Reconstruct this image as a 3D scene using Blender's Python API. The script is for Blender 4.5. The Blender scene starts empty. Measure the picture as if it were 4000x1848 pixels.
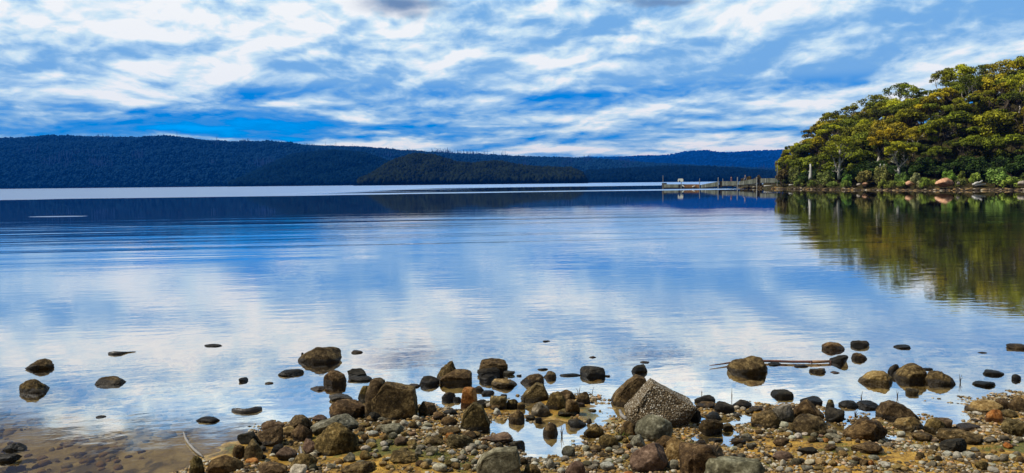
import bpy, math, random
import numpy as np
from mathutils import Vector, Matrix, Euler

SC = bpy.context.scene
COL = SC.collection
R = math.radians

# ------------------------------------------------------------------ camera
CAM_H = 2.2
FPX = 3022.0                     # focal length in photo pixels (4000 wide)
PITCH = math.atan(209 / FPX)
cam_d = bpy.data.cameras.new("camera")
cam = bpy.data.objects.new("camera", cam_d)
COL.objects.link(cam)
SC.camera = cam
cam_d.sensor_fit = 'HORIZONTAL'
cam_d.sensor_width = 36.0
cam_d.lens = 36.0 * FPX / 4000.0
cam_d.clip_start = 0.05
cam_d.clip_end = 20000.0
CAM_ROT = Euler((math.pi / 2 - PITCH, 0, 0)).to_matrix() @ Matrix.Rotation(R(-0.6), 3, 'Z')
cam.matrix_world = Matrix.Translation((0, 0, CAM_H)) @ CAM_ROT.to_4x4()
CR = np.array(CAM_ROT)
CO = np.array((0, 0, CAM_H))

# ------------------------------------------------------------------ render settings
SC.view_settings.view_transform = 'Standard'
SC.view_settings.look = 'None'
SC.view_settings.exposure = 0.0
SC.view_settings.gamma = 1.0
SC.render.engine = 'CYCLES'
SC.cycles.use_denoising = True
SC.cycles.max_bounces = 6
SC.cycles.transparent_max_bounces = 8
SC.cycles.volume_bounces = 0
SC.cycles.caustics_reflective = False
SC.cycles.caustics_refractive = False


# ------------------------------------------------------------------ node helper
class G:
    def __init__(self, nt):
        self.nt = nt
        nt.nodes.clear()

    def n(self, typ, **kw):
        nd = self.nt.nodes.new(typ)
        for k, v in kw.items():
            setattr(nd, k, v)
        return nd

    def put(self, sock, v):
        if v is None:
            return
        if isinstance(v, bpy.types.NodeSocket):
            self.nt.links.new(v, sock)
        else:
            if isinstance(v, (tuple, list)) and sock.type == 'RGBA' and len(v) == 3:
                v = (*v, 1)
            sock.default_value = v

    def m(self, op, a, b=None, c=None, clamp=False):
        nd = self.n('ShaderNodeMath', operation=op, use_clamp=clamp)
        for i, v in enumerate((a, b, c)):
            self.put(nd.inputs[i], v)
        return nd.outputs[0]

    def v(self, op, a, b=None, c=None):
        nd = self.n('ShaderNodeVectorMath', operation=op)
        for i, x in enumerate((a, b, c)):
            self.put(nd.inputs[i], x)
        return nd.outputs['Value'] if op in ('LENGTH', 'DOT_PRODUCT', 'DISTANCE') else nd.outputs[0]

    def xyz(self, v):
        nd = self.n('ShaderNodeSeparateXYZ')
        self.put(nd.inputs[0], v)
        return nd.outputs[0], nd.outputs[1], nd.outputs[2]

    def comb(self, x, y, z):
        nd = self.n('ShaderNodeCombineXYZ')
        for i, q in enumerate((x, y, z)):
            self.put(nd.inputs[i], q)
        return nd.outputs[0]

    def noise(self, vec, scale=1, detail=4, rough=0.5, dist=0.0, color=False):
        nd = self.n('ShaderNodeTexNoise')
        self.put(nd.inputs['Vector'], vec)
        nd.inputs['Scale'].default_value = scale
        nd.inputs['Detail'].default_value = detail
        nd.inputs['Roughness'].default_value = rough
        nd.inputs['Distortion'].default_value = dist
        return nd.outputs['Color' if color else 'Fac']

    def vor(self, vec, scale=1, feature='F1', out='Distance', rnd=1.0):
        nd = self.n('ShaderNodeTexVoronoi', feature=feature)
        self.put(nd.inputs['Vector'], vec)
        nd.inputs['Scale'].default_value = scale
        nd.inputs['Randomness'].default_value = rnd
        return nd.outputs[out]

    def rng(self, x, a, b, c=0.0, d=1.0, smooth=True):
        nd = self.n('ShaderNodeMapRange', interpolation_type='SMOOTHSTEP' if smooth else 'LINEAR')
        for i, q in enumerate((x, a, b, c, d)):
            self.put(nd.inputs[i], q)
        return nd.outputs[0]

    def mix(self, f, a, b, blend='MIX'):
        nd = self.n('ShaderNodeMix', data_type='RGBA', blend_type=blend)
        self.put(nd.inputs[0], f)
        self.put(nd.inputs[6], a)
        self.put(nd.inputs[7], b)
        return nd.outputs[2]

    def ramp(self, f, stops, interp='LINEAR'):
        nd = self.n('ShaderNodeValToRGB')
        cr = nd.color_ramp
        cr.interpolation = interp
        while len(cr.elements) < len(stops):
            cr.elements.new(0.5)
        for e, (p, c) in zip(cr.elements, stops):
            e.position = p
            e.color = (*c, 1) if len(c) == 3 else c
        self.put(nd.inputs[0], f)
        return nd.outputs[0]

    def bump(self, h, strength=1.0, dist=0.01):
        nd = self.n('ShaderNodeBump')
        self.put(nd.inputs['Height'], h)
        self.put(nd.inputs['Strength'], strength)
        nd.inputs['Distance'].default_value = dist
        return nd.outputs[0]


# ------------------------------------------------------------------ photo geometry
def ray(px, py):
    d = CR @ np.array(((px - 2000) / FPX, -(py - 924) / FPX, -1.0))
    return d / np.linalg.norm(d)


def at_z(px, py, z=0.0):
    d = ray(px, py)
    return CO + d * ((z - CAM_H) / d[2])


def at_y(px, py, Y):
    d = ray(px, py)
    return CO + d * (Y / d[1])


def project(P):
    q = (P - CO) @ CR
    return 2000 - q[:, 0] / q[:, 2] * FPX, 924 + q[:, 1] / q[:, 2] * FPX


def azel(px, py):
    d = ray(px, py)
    return math.degrees(math.atan2(d[0], d[1])), math.degrees(math.asin(d[2]))


# ------------------------------------------------------------------ sky
SUN_EL, SUN_AZ = 54.0, 268.0        # azimuth from +Y clockwise: behind the camera, to the left
world = bpy.data.worlds.new("World")
SC.world = world
world.use_nodes = True
g = G(world.node_tree)
tc = g.n('ShaderNodeTexCoord')
dirv = tc.outputs['Generated']
dx, dy, dz = g.xyz(dirv)
sky = g.n('ShaderNodeTexSky', sky_type='NISHITA', sun_disc=False)
sky.sun_elevation = R(SUN_EL)
sky.sun_rotation = R(SUN_AZ)
sky.altitude = 600
blue = g.mix(1.0, sky.outputs[0], (0.0, 0.74, 1.85), 'MULTIPLY')
zc = g.m('MAXIMUM', dz, 0.0)
azr = g.m('ARCTAN2', dx, dy)
az = g.m('MULTIPLY', azr, 180 / math.pi)
el = g.m('MULTIPLY', g.m('ARCSINE', dz), 180 / math.pi)
# cloud cells: about constant in bearing, flattening towards the horizon; the rows climb to the right
zt = g.m('MULTIPLY', zc, g.m('SUBTRACT', 1.0, g.m('MULTIPLY', g.m('MINIMUM', g.m('MAXIMUM', azr, -0.1), 0.7), 0.25)))
P = g.comb(g.m('MULTIPLY', azr, 8.6), g.m('MULTIPLY', g.m('LOGARITHM', g.m('ADD', zt, 0.05), math.e), 4.3), 0.0)
Pw = g.v('ADD', P, g.v('SCALE', g.noise(P, 0.8, 3, 0.5, color=True), None))
sc_ = Pw.node.inputs[1].links[0].from_node
sc_.inputs['Scale'].default_value = 0.7
n1 = g.noise(Pw, 1.0, 8, 0.52, 0.0)
n2 = g.noise(Pw, 3.4, 5, 0.58, 0.1)
n3 = g.noise(g.v('ADD', Pw, (7.3, 2.1, 0)), 0.4, 3, 0.5)
n1b = g.noise(g.v('ADD', Pw, (0.04, -0.20, 0)), 1.0, 8, 0.52, 0.0)
relief = g.m('MULTIPLY', g.m('SUBTRACT', n1b, n1), 2.9)
D = g.m('ADD', g.m('MULTIPLY', g.m('SUBTRACT', n1, 0.5), 1.05), g.m('MULTIPLY', g.m('SUBTRACT', n2, 0.5), 0.42))
D = g.m('ADD', D, g.m('MULTIPLY', g.m('SUBTRACT', n3, 0.5), 0.5))
wz = g.v('SUBTRACT', g.noise(P, 1.3, 4, 0.6, color=True), (0.5, 0.5, 0.5))
ae = g.v('ADD', g.comb(az, el, 0.0), g.v('MULTIPLY', wz, (9.0, 2.0, 0)))
base = g.rng(el, 1.0, 8.0, 0.60, 0.71)
lay = g.noise(g.v('ADD', g.comb(g.m('MULTIPLY', azr, 3.2), g.m('MULTIPLY', el, 1.05), 0.0), g.v('MULTIPLY', wz, (0.3, 0.9, 0))), 1.0, 5, 0.5)
D = g.m('ADD', D, g.m('MULTIPLY', g.m('MULTIPLY', g.m('SUBTRACT', lay, 0.5), 1.1), g.rng(el, 7.5, 2.5)))
acc = g.m('ADD', base, D)
BLOBS = [  # photo x, y, half width, half height, amount
    (150, 500, 900, 62, -0.42), (500, 425, 420, 30, -0.22), (900, 452, 900, 30, -0.20), (1300, 500, 500, 26, -0.16),
    (900, 520, 800, 30, -0.24), (1650, 448, 260, 40, -0.22), (1950, 350, 500, 40, -0.18), (2150, 385, 450, 30, -0.20),
    (2900, 305, 380, 26, -0.06), (3350, 300, 500, 60, -0.12), (2500, 535, 700, 36, -0.16), (1750, 525, 420, 22, -0.18),
    (950, 350, 320, 26, -0.13), (2650, 350, 500, 40, -0.12), (300, 395, 500, 28, -0.10), (1900, 590, 250, 18, -0.12),
    (550, 120, 480, 110, 0.30), (1250, 60, 600, 80, 0.20), (760, 290, 330, 60, 0.22), (1450, 150, 420, 60, 0.12),
    (60, 210, 300, 90, 0.04), (1480, 562, 500, 26, 0.40), (2150, 470, 420, 36, 0.22), (2950, 495, 620, 62, 0.30),
    (2400, 590, 900, 22, 0.34), (3330, 400, 450, 60, 0.20), (2650, 440, 420, 30, 0.16), (3500, 260, 700, 90, 0.04),
    (3000, 555, 400, 24, 0.26), (2300, 80, 900, 120, -0.02), (2900, 190, 500, 60, 0.05), (400, 455, 600, 12, 0.14),
    (1900, 20, 500, 60, 0.12),
]
for bx, by, rx, ry, am in BLOBS:
    a0, e0 = azel(bx, by)
    ra, re = rx / FPX * 57.3, ry / FPX * 57.3 * 1.25
    q = g.v('MULTIPLY_ADD', ae, (1 / ra, 1 / re, 0), (-a0 / ra, -e0 / re, 0))
    acc = g.m('ADD', acc, g.rng(g.v('LENGTH', q), 0.0, 1.3, am * 0.8, 0.0))
# a gap of darker sky above the left of the frame, seen only in the water
for a0, e0, ra, re, am in ((0, 40, 60, 15, -0.15),):
    q = g.v('MULTIPLY_ADD', ae, (1 / ra, 1 / re, 0), (-a0 / ra, -e0 / re, 0))
    acc = g.m('ADD', acc, g.rng(g.v('LENGTH', q), 0.35, 1.3, am, 0.0))
acc = g.m('SMOOTH_MAX', acc, g.rng(el, 3.8, 7.5, -0.6, 0.57), 0.14)
lit = g.m('ADD', acc, g.m('MULTIPLY', relief, g.rng(acc, 0.3, 0.6)))
lit = g.m('SMOOTH_MAX', lit, g.rng(el, 3.8, 7.5, -0.6, 0.53), 0.14)
cloudc = g.ramp(lit, [(0.28, (0.0, 0.25, 0.78)), (0.42, (0.08, 0.34, 0.80)), (0.57, (0.24, 0.49, 0.82)),
                      (0.71, (0.42, 0.65, 0.90)), (0.86, (0.68, 0.86, 0.97)), (1.0, (0.97, 0.99, 1.0))])
# two grey rain clouds hanging lower than the rest
gm = None
for bx, by, rx, ry, am in ((1560, 18, 150, 40, 1.0), (1590, 60, 80, 22, .6), (2560, 2, 130, 18, 0.8)):
    a0, e0 = azel(bx, by)
    ra, re = rx / FPX * 57.3, ry / FPX * 57.3
    q = g.v('MULTIPLY_ADD', g.v('ADD', g.comb(az, el, 0.0), g.v('MULTIPLY', wz, (5.0, 1.8, 0))), (1 / ra, 1 / re, 0), (-a0 / ra, -e0 / re, 0))
    b = g.rng(g.v('LENGTH', q), 0.2, 1.5, am, 0.0)
    gm = b if gm is None else g.m('MAXIMUM', gm, b)
cloudc = g.mix(gm, cloudc, (0.17, 0.28, 0.47))
# a dark bank of rain cloud higher than the frame on the left: it shows only as the dull part of the shallows
q = g.v('MULTIPLY_ADD', ae, (1 / 36.0, 1 / 15.0, 0), (43 / 36.0, -28.0 / 15.0, 0))
cloudc = g.mix(g.rng(g.v('LENGTH', g.v('MULTIPLY_ADD', wz, (0.25, 0.25, 0), q)), 1.10, 0.86), cloudc, (0.030, 0.032, 0.036))
SKY_S = 0.10
cloudc = g.mix(1.0, cloudc, g.ramp(g.m('MULTIPLY', el, 0.025), [(0.04, (1.25, 1.15, 1.0)), (0.15, (1.0, 1.0, 1.0)), (0.32, (1.0, 1.0, 1.0)), (0.41, (1.6, 1.56, 1.48)), (0.62, (1.5, 1.5, 1.45)), (0.85, (0.5, 0.5, 0.5))]), 'MULTIPLY')
# unseen sky behind the camera, darkened to cut fill light on front faces
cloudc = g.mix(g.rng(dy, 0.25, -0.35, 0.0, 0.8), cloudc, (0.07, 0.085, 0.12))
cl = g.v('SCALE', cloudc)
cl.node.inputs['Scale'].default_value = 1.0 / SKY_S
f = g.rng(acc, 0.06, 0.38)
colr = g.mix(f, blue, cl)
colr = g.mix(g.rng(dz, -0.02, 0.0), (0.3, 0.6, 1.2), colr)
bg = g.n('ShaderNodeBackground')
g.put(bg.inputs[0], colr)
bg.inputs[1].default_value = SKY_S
out = g.n('ShaderNodeOutputWorld')
g.nt.links.new(bg.outputs[0], out.inputs[0])
world.cycles.sampling_method = 'MANUAL'
world.cycles.sample_map_resolution = 512

# ------------------------------------------------------------------ sun
sd = bpy.data.lights.new("sun", 'SUN')
sd.energy = 5.0
sd.angle = R(1.5)
sd.color = (1.0, 0.93, 0.80)
sun = bpy.data.objects.new("sun", sd)
COL.objects.link(sun)
sv = Vector((math.sin(R(SUN_AZ)) * math.cos(R(SUN_EL)), math.cos(R(SUN_AZ)) * math.cos(R(SUN_EL)), math.sin(R(SUN_EL))))
sun.rotation_euler = sv.to_track_quat('Z', 'Y').to_euler()
sun.location = sv * 50


# ------------------------------------------------------------------ object helpers
def mesh_np(name, V, F, mats=(), smooth=True, tint=None, corner=None):
    """V (n,3), F (m,k) with k constant"""
    V = np.asarray(V, dtype=np.float32)
    F = np.asarray(F, dtype=np.int32)
    me = bpy.data.meshes.new(name)
    me.vertices.add(len(V))
    me.vertices.foreach_set('co', V.ravel())
    k = F.shape[1]
    me.loops.add(F.size)
    me.loops.foreach_set('vertex_index', F.ravel())
    me.polygons.add(len(F))
    me.polygons.foreach_set('loop_start', np.arange(0, F.size, k, dtype=np.int32))
    me.polygons.foreach_set('loop_total', np.full(len(F), k, dtype=np.int32))
    me.polygons.foreach_set('use_smooth', np.full(len(F), smooth, dtype=bool))
    if tint is not None:
        a = me.attributes.new('tint', 'FLOAT', 'FACE')
        a.data.foreach_set('value', np.asarray(tint, dtype=np.float32))
    for mt in (mats if isinstance(mats, (list, tuple)) else (mats,)):
        me.materials.append(mt)
    me.update(calc_edges=True)
    me.validate()
    return me


def link(name, me, parent=None, loc=None):
    o = bpy.data.objects.new(name, me)
    COL.objects.link(o)
    if parent is not None:
        o.parent = parent
    if loc is not None:
        o.location = loc
    return o


def tag(o, label=None, cat=None, group=None, kind=None):
    if label:
        o['label'] = label
    if cat:
        o['category'] = cat
    if group:
        o['group'] = group
    if kind:
        o['kind'] = kind
    return o


def copy_tree(o, parent=None):
    c = o.copy()
    COL.objects.link(c)
    c.parent = parent
    for ch in list(o.children):
        copy_tree(ch, c)
    return c


class MB:
    """collects polygons of mixed size"""
    def __init__(self):
        self.V, self.F, self.M = [], [], []

    def add(self, vs, fs, mi=0):
        b = len(self.V)
        self.V += [tuple(map(float, v)) for v in vs]
        self.F += [tuple(b + i for i in f) for f in fs]
        self.M += [mi] * len(fs)

    def box(self, c, s, rot=None, mi=0):
        vs = [Vector((x * s[0] / 2, y * s[1] / 2, z * s[2] / 2)) for x in (-1, 1) for y in (-1, 1) for z in (-1, 1)]
        if rot is not None:
            vs = [rot @ v for v in vs]
        vs = [v + Vector(c) for v in vs]
        self.add(vs, [(0, 1, 3, 2), (4, 6, 7, 5), (0, 4, 5, 1), (2, 3, 7, 6), (0, 2, 6, 4), (1, 5, 7, 3)], mi)

    def tube(self, pts, rad, n=8, mi=0, cap=True):
        pts = [Vector(p) for p in pts]
        if not isinstance(rad, (list, tuple)):
            rad = [rad] * len(pts)
        up = Vector((0.31, 0.17, 0.93)).normalized()
        vs = []
        for i, p in enumerate(pts):
            t = (pts[min(i + 1, len(pts) - 1)] - pts[max(i - 1, 0)])
            t = t.normalized() if t.length > 1e-9 else Vector((0, 0, 1))
            a = t.cross(up)
            if a.length < 0.05:
                a = t.cross(Vector((1, 0, 0)))
            a.normalize()
            b = t.cross(a)
            for k in range(n):
                w = 2 * math.pi * k / n
                vs.append(p + (a * math.cos(w) + b * math.sin(w)) * rad[i])
        fs = []
        for i in range(len(pts) - 1):
            for k in range(n):
                k2 = (k + 1) % n
                fs.append((i * n + k, i * n + k2, (i + 1) * n + k2, (i + 1) * n + k))
        if cap:
            fs.append(tuple(range(n - 1, -1, -1)))
            fs.append(tuple((len(pts) - 1) * n + k for k in range(n)))
        self.add(vs, fs, mi)

    def mesh(self, name, mats, smooth=False):
        me = bpy.data.meshes.new(name)
        me.from_pydata(self.V, [], self.F)
        for mt in (mats if isinstance(mats, (list, tuple)) else (mats,)):
            me.materials.append(mt)
        for p, mi in zip(me.polygons, self.M):
            p.material_index = mi
            p.use_smooth = smooth
        me.update()
        return me

    def build(self, name, mats, parent=None, smooth=False):
        return link(name, self.mesh(name, mats, smooth), parent)


def mat(name):
    m_ = bpy.data.materials.new(name)
    m_.use_nodes = True
    return m_, G(m_.node_tree)


def finish(g, shader):
    o = g.n('ShaderNodeOutputMaterial')
    g.nt.links.new(shader, o.inputs[0])


def principled(g, col, rough=0.7, normal=None, spec=0.5, metal=0.0):
    p = g.n('ShaderNodeBsdfPrincipled')
    g.put(p.inputs['Base Color'], col)
    g.put(p.inputs['Roughness'], rough)
    g.put(p.inputs['Metallic'], metal)
    g.put(p.inputs['Specular IOR Level'], spec)
    if normal is not None:
        g.put(p.inputs['Normal'], normal)
    return p.outputs[0]


def simple_mat(name, col, rough=0.7, var=0.25, scale=8.0, bump=0.3, bdist=0.01):
    m_, g = mat(name)
    t = g.n('ShaderNodeTexCoord').outputs['Object']
    n = g.noise(t, scale, 5, 0.6)
    f = g.rng(n, 0.3, 0.7, 1 - var, 1 + var)
    c = g.v('SCALE', tuple(col))
    g.put(c.node.inputs['Scale'], f)
    finish(g, principled(g, c, rough, g.bump(n, bump, bdist)))
    return m_


def fbm(P, seed, freq, octv=4, rough=0.5):
    """cheap smooth noise: sums of random plane waves"""
    rs = np.random.RandomState(seed)
    r = np.zeros(len(P))
    a = 1.0
    tot = 0
    for o in range(octv):
        for k in range(5):
            d = rs.normal(size=P.shape[1])
            d *= freq * rs.uniform(0.7, 1.4) / (np.linalg.norm(d) + 1e-9)
            r += a * np.sin(P @ d + rs.uniform(0, 6.28))
        tot += a * 1.6
        a *= rough
        freq *= 2.03
    return r / tot


def ico(sub):
    t = (1 + 5 ** .5) / 2
    V = [(-1, t, 0), (1, t, 0), (-1, -t, 0), (1, -t, 0), (0, -1, t), (0, 1, t), (0, -1, -t), (0, 1, -t), (t, 0, -1), (t, 0, 1), (-t, 0, -1), (-t, 0, 1)]
    F = [(0, 11, 5), (0, 5, 1), (0, 1, 7), (0, 7, 10), (0, 10, 11), (1, 5, 9), (5, 11, 4), (11, 10, 2), (10, 7, 6), (7, 1, 8), (3, 9, 4), (3, 4, 2), (3, 2, 6), (3, 6, 8), (3, 8, 9), (4, 9, 5), (2, 4, 11), (6, 2, 10), (8, 6, 7), (9, 8, 1)]
    V = [np.array(v) / np.linalg.norm(v) for v in V]
    for _ in range(sub):
        cache, NF = {}, []

        def mid(a, b):
            k = (min(a, b), max(a, b))
            if k not in cache:
                q = V[a] + V[b]
                V.append(q / np.linalg.norm(q))
                cache[k] = len(V) - 1
            return cache[k]
        for a, b, c in F:
            ab, bc, ca = mid(a, b), mid(b, c), mid(c, a)
            NF += [(a, ab, ca), (b, bc, ab), (c, ca, bc), (ab, bc, ca)]
        F = NF
    return np.array(V), np.array(F, dtype=np.int32)


ICO = {k: ico(k) for k in (0, 1, 2, 3, 4)}

# ------------------------------------------------------------------ beach and lake bed
def W2(pts):
    return np.array([at_z(px, py, 0.0)[:2] for px, py in pts])


LAND = [(690, 1900), (770, 1835), (815, 1795), (880, 1765), (925, 1722), (1000, 1690), (1050, 1652), (1150, 1640), (1240, 1636),
        (1400, 1640), (1560, 1630), (1640, 1618), (1700, 1612), (1712, 1640), (1750, 1668), (1800, 1660), (1806, 1606), (1900, 1592),
        (1990, 1604), (1975, 1625), (1925, 1630), (1918, 1655), (1935, 1690), (1990, 1705), (2030, 1742), (2040, 1800), (2065, 1818), (2110, 1798),
        (2180, 1772), (2200, 1742), (2280, 1722), (2345, 1702), (2390, 1675), (2430, 1645), (2480, 1638), (2560, 1648), (2640, 1652), (2700, 1630),
        (2725, 1600), (2790, 1588), (2870, 1594), (2940, 1596), (3040, 1600), (3100, 1596), (3190, 1600), (3230, 1640), (3238, 1688), (3290, 1692), (3300, 1645),
        (3400, 1640), (3490, 1650), (3600, 1655), (3650, 1690), (3705, 1692), (3722, 1655), (3790, 1662), (3860, 1672), (3850, 1640), (3800, 1612),
        (3775, 1595), (3800, 1580), (3900, 1562), (4000, 1548), (4300, 1530), (5200, 1500)]
LANDW = np.vstack([W2(LAND), np.array([(30, 9), (30, -12), (-3.2, -12), (-3.0, 2.5)])])
HOLES = [W2([(2722, 1630), (2790, 1622), (2860, 1640), (2925, 1622), (2935, 1660), (2900, 1685), (2925, 1702), (2890, 1725), (2870, 1755), (2840, 1765), (2790, 1735), (2715, 1728), (2708, 1700), (2740, 1688), (2700, 1660)]),
         W2([(3470, 1692), (3530, 1690), (3556, 1712), (3500, 1728), (3474, 1716)]),
         W2([(1088, 1742), (1150, 1732), (1180, 1760), (1160, 1800), (1120, 1790)])]
BARS = [W2([(2075, 1560), (2210, 1552), (2270, 1590), (2260, 1620), (2150, 1632), (2080, 1615), (2040, 1590)])]


def sdf_poly(P, poly):
    d = np.full(len(P), 1e9)
    inside = np.zeros(len(P), dtype=bool)
    n = len(poly)
    for i in range(n):
        a, b = poly[i], poly[(i + 1) % n]
        ab = b - a
        ap = P - a
        t = np.clip((ap @ ab) / (ab @ ab + 1e-12), 0, 1)
        q = ap - t[:, None] * ab
        d = np.minimum(d, (q * q).sum(1))
        c = ((a[1] > P[:, 1]) != (b[1] > P[:, 1]))
        with np.errstate(divide='ignore', invalid='ignore'):
            xx = (b[0] - a[0]) * (P[:, 1] - a[1]) / (b[1] - a[1]) + a[0]
        inside ^= c & (P[:, 0] < xx)
    d = np.sqrt(d)
    return np.where(inside, d, -d)


def ground_z(x, y):
    P = np.stack([np.atleast_1d(x), np.atleast_1d(y)], 1).astype(float)
    s = sdf_poly(P, LANDW)
    for h in HOLES:
        s = np.minimum(s, -sdf_poly(P, h))
    for b in BARS:
        s = np.maximum(s, sdf_poly(P, b) * 0.6)
    s = s + 0.045 * fbm(P, 5, 9.0, 3)
    land = 0.115 * np.tanh(s / 1.1) + 0.012 * s
    wat = np.where(s > -4, 0.062 * s, -0.248 + 0.14 * (s + 4))
    z = np.where(s > 0, land, wat)
    z = z + (0.012 * fbm(P, 9, 4.0, 4) + 0.004 * fbm(P, 10, 40.0, 2)) * np.clip(1 + (s + 6) / 6, 0.0, 1)
    return np.maximum(z, -7.0)


def axis(a, b, step, lo, hi, grow=1.12):
    c = list(np.arange(a, b, step))
    s = step
    x = c[-1]
    while x < hi:
        s *= grow
        x += s
        c.append(x)
    s = step
    x = a
    while x > lo:
        s *= grow
        x -= s
        c.insert(0, x)
    return np.array(c)


def grid_mesh(name, X, Y, Z, mats, smooth=True):
    ny, nx = X.shape
    V = np.stack([X.ravel(), Y.ravel(), Z.ravel()], 1)
    i = np.arange(nx - 1)[None, :] + nx * np.arange(ny - 1)[:, None]
    i = i.ravel()
    F = np.stack([i, i + 1, i + nx + 1, i + nx], 1)
    return mesh_np(name, V, F, mats, smooth)


m_ground, g = mat("sand and silt")
pos = g.n('ShaderNodeNewGeometry').outputs['Position']
px_, py_, pz_ = g.xyz(pos)
na = g.noise(pos, 1.6, 6, 0.62)
nb = g.noise(pos, 7.0, 6, 0.65)
nc = g.noise(pos, 38.0, 4, 0.7)
nd_ = g.noise(pos, 130.0, 2, 0.6)
sand = g.ramp(g.m('ADD', g.m('MULTIPLY', nb, 0.6), g.m('MULTIPLY', nc, 0.4)),
              [(0.38, (0.025, 0.015, 0.005)), (0.47, (0.20, 0.105, 0.015)), (0.56, (0.42, 0.24, 0.035)), (0.70, (0.55, 0.37, 0.09))])
moss = g.ramp(nc, [(0.35, (0.035, 0.040, 0.006)), (0.6, (0.13, 0.12, 0.02)), (0.75, (0.22, 0.20, 0.03))])
land = g.mix(g.rng(g.m('ADD', na, g.m('MULTIPLY', nc, 0.25)), 0.62, 0.72), sand, moss)
land = g.mix(g.rng(g.noise(pos, 60, 3, 0.7), 0.60, 0.68), land, (0.035, 0.025, 0.012))
# lake bed: pale sand with patches of dark weed
vw = g.v('MULTIPLY', pos, (1.0, 0.6, 1.0))
bed = g.ramp(g.m('ADD', g.m('MULTIPLY', nb, 0.7), g.m('MULTIPLY', nc, 0.3)), [(0.35, (0.20, 0.14, 0.05)), (0.55, (0.48, 0.37, 0.17)), (0.7, (0.58, 0.48, 0.26))])
weed = g.rng(g.m('ADD', g.noise(vw, 3.2, 5, 0.6), g.m('MULTIPLY', g.noise(vw, 9, 3, 0.6), 0.45)), 0.72, 0.84, 0, 0.8)
bed = g.mix(weed, bed, (0.075, 0.06, 0.04))
bed = g.mix(g.rng(g.noise(g.v('MULTIPLY', pos, (1, 0.35, 1)), 9, 4, 0.6), 0.58, 0.68, 0, 0.6), bed, (0.06, 0.045, 0.02))
bed = g.mix(g.rng(pz_, -0.45, -1.3), bed, (0.02, 0.017, 0.010))  # light lost in deeper water is put into the bed colour
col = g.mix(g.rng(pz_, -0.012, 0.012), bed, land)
wet = g.rng(pz_, 0.0, 0.05)
finish(g, principled(g, col, g.rng(wet, 0, 1, 0.35, 0.9), g.bump(g.m('ADD', nc, g.m('MULTIPLY', nd_, 0.5)), 0.8, 0.012), 0.4))

gx = axis(-6.5, 9.5, 0.045, -8000, 8000)
gy = axis(4.9, 15.5, 0.045, -60, 12000)
GX, GY = np.meshgrid(gx, gy)
GZ = ground_z(GX.ravel(), GY.ravel()).reshape(GX.shape)
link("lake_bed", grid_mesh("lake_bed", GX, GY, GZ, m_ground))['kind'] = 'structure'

# ------------------------------------------------------------------ water
m_water, g = mat("lake water")
pos = g.n('ShaderNodeNewGeometry').outputs['Position']
px_, py_, pz_ = g.xyz(pos)
wr = g.n('ShaderNodeVectorRotate', rotation_type='Z_AXIS')
g.put(wr.inputs['Vector'], pos)
wr.inputs['Angle'].default_value = R(-7)
wp = wr.outputs[0]
calm = g.rng(g.noise(g.v('MULTIPLY', wp, (0.05, 0.12, 0)), 1.0, 3, 0.5), 0.35, 0.68, 0.18, 1.0)
h0 = g.noise(g.v('MULTIPLY', wp, (0.022, 0.34, 0)), 1.0, 3, 0.55, 0.3)
h1 = g.noise(g.v('MULTIPLY', wp, (0.12, 1.05, 0)), 1.0, 3, 0.5, 0.3)
h2 = g.noise(g.v('MULTIPLY', wp, (0.9, 4.2, 0)), 1.0, 3, 0.5, 0.2)
h3 = g.noise(g.v('MULTIPLY', wp, (2.0, 3.4, 0)), 1.0, 4, 0.55, 0.2)
near = g.rng(py_, 8, 22, 0.30, 1.0)
H = g.m('ADD', g.m('MULTIPLY', g.m('MULTIPLY', h1, near), 0.008), g.m('MULTIPLY', g.m('MULTIPLY', h2, near), 0.0055))
H = g.m('MULTIPLY', H, calm)
H = g.m('ADD', H, g.m('MULTIPLY', h3, 0.0018))
H = g.m('MULTIPLY', H, g.rng(py_, 35, 70, 1.0, 0.15))
rip = g.m('MULTIPLY', g.rng(py_, 16, 30), g.rng(py_, 64, 42, 0.05, 1.0))
rip = g.m('MULTIPLY', rip, g.rng(px_, 3, 18, 1.0, 0.5))
H = g.m('ADD', H, g.m('MULTIPLY', g.m('MULTIPLY', h0, rip), 0.05))
# wind-ruffled bands out on the lake
dd = g.m('SUBTRACT', py_, g.m('MULTIPLY_ADD', px_, 0.36, 176.0))
wob = g.noise(g.v('MULTIPLY', pos, (0.012, 0.03, 0)), 1.0, 3, 0.6)
dd2 = g.m('ADD', dd, g.m('MULTIPLY', g.m('SUBTRACT', wob, 0.5), 34.0))
band1 = g.m('MULTIPLY', g.rng(dd2, -2, 9), g.m('MULTIPLY', g.rng(px_, 66, 54, 0, 1), 1.0))
gap = g.m('MULTIPLY', g.rng(dd2, 18, 34), g.rng(dd2, 330, 150))
gap = g.m('MULTIPLY', gap, g.rng(px_, -70, -25))
streak = g.rng(g.noise(g.v('MULTIPLY', pos, (0.004, 0.02, 0)), 1.0, 3, 0.6), 0.52, 0.58)
gap = g.m('MULTIPLY', gap, g.m('SUBTRACT', 1.0, g.m('MULTIPLY', streak, g.rng(px_, 10, -60, 0.0, 1.0))))
ruf = g.m('SUBTRACT', band1, gap, None, True)
far = g.rng(dd2, 150, 330)
ruf = g.m('MAXIMUM', ruf, far)
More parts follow.
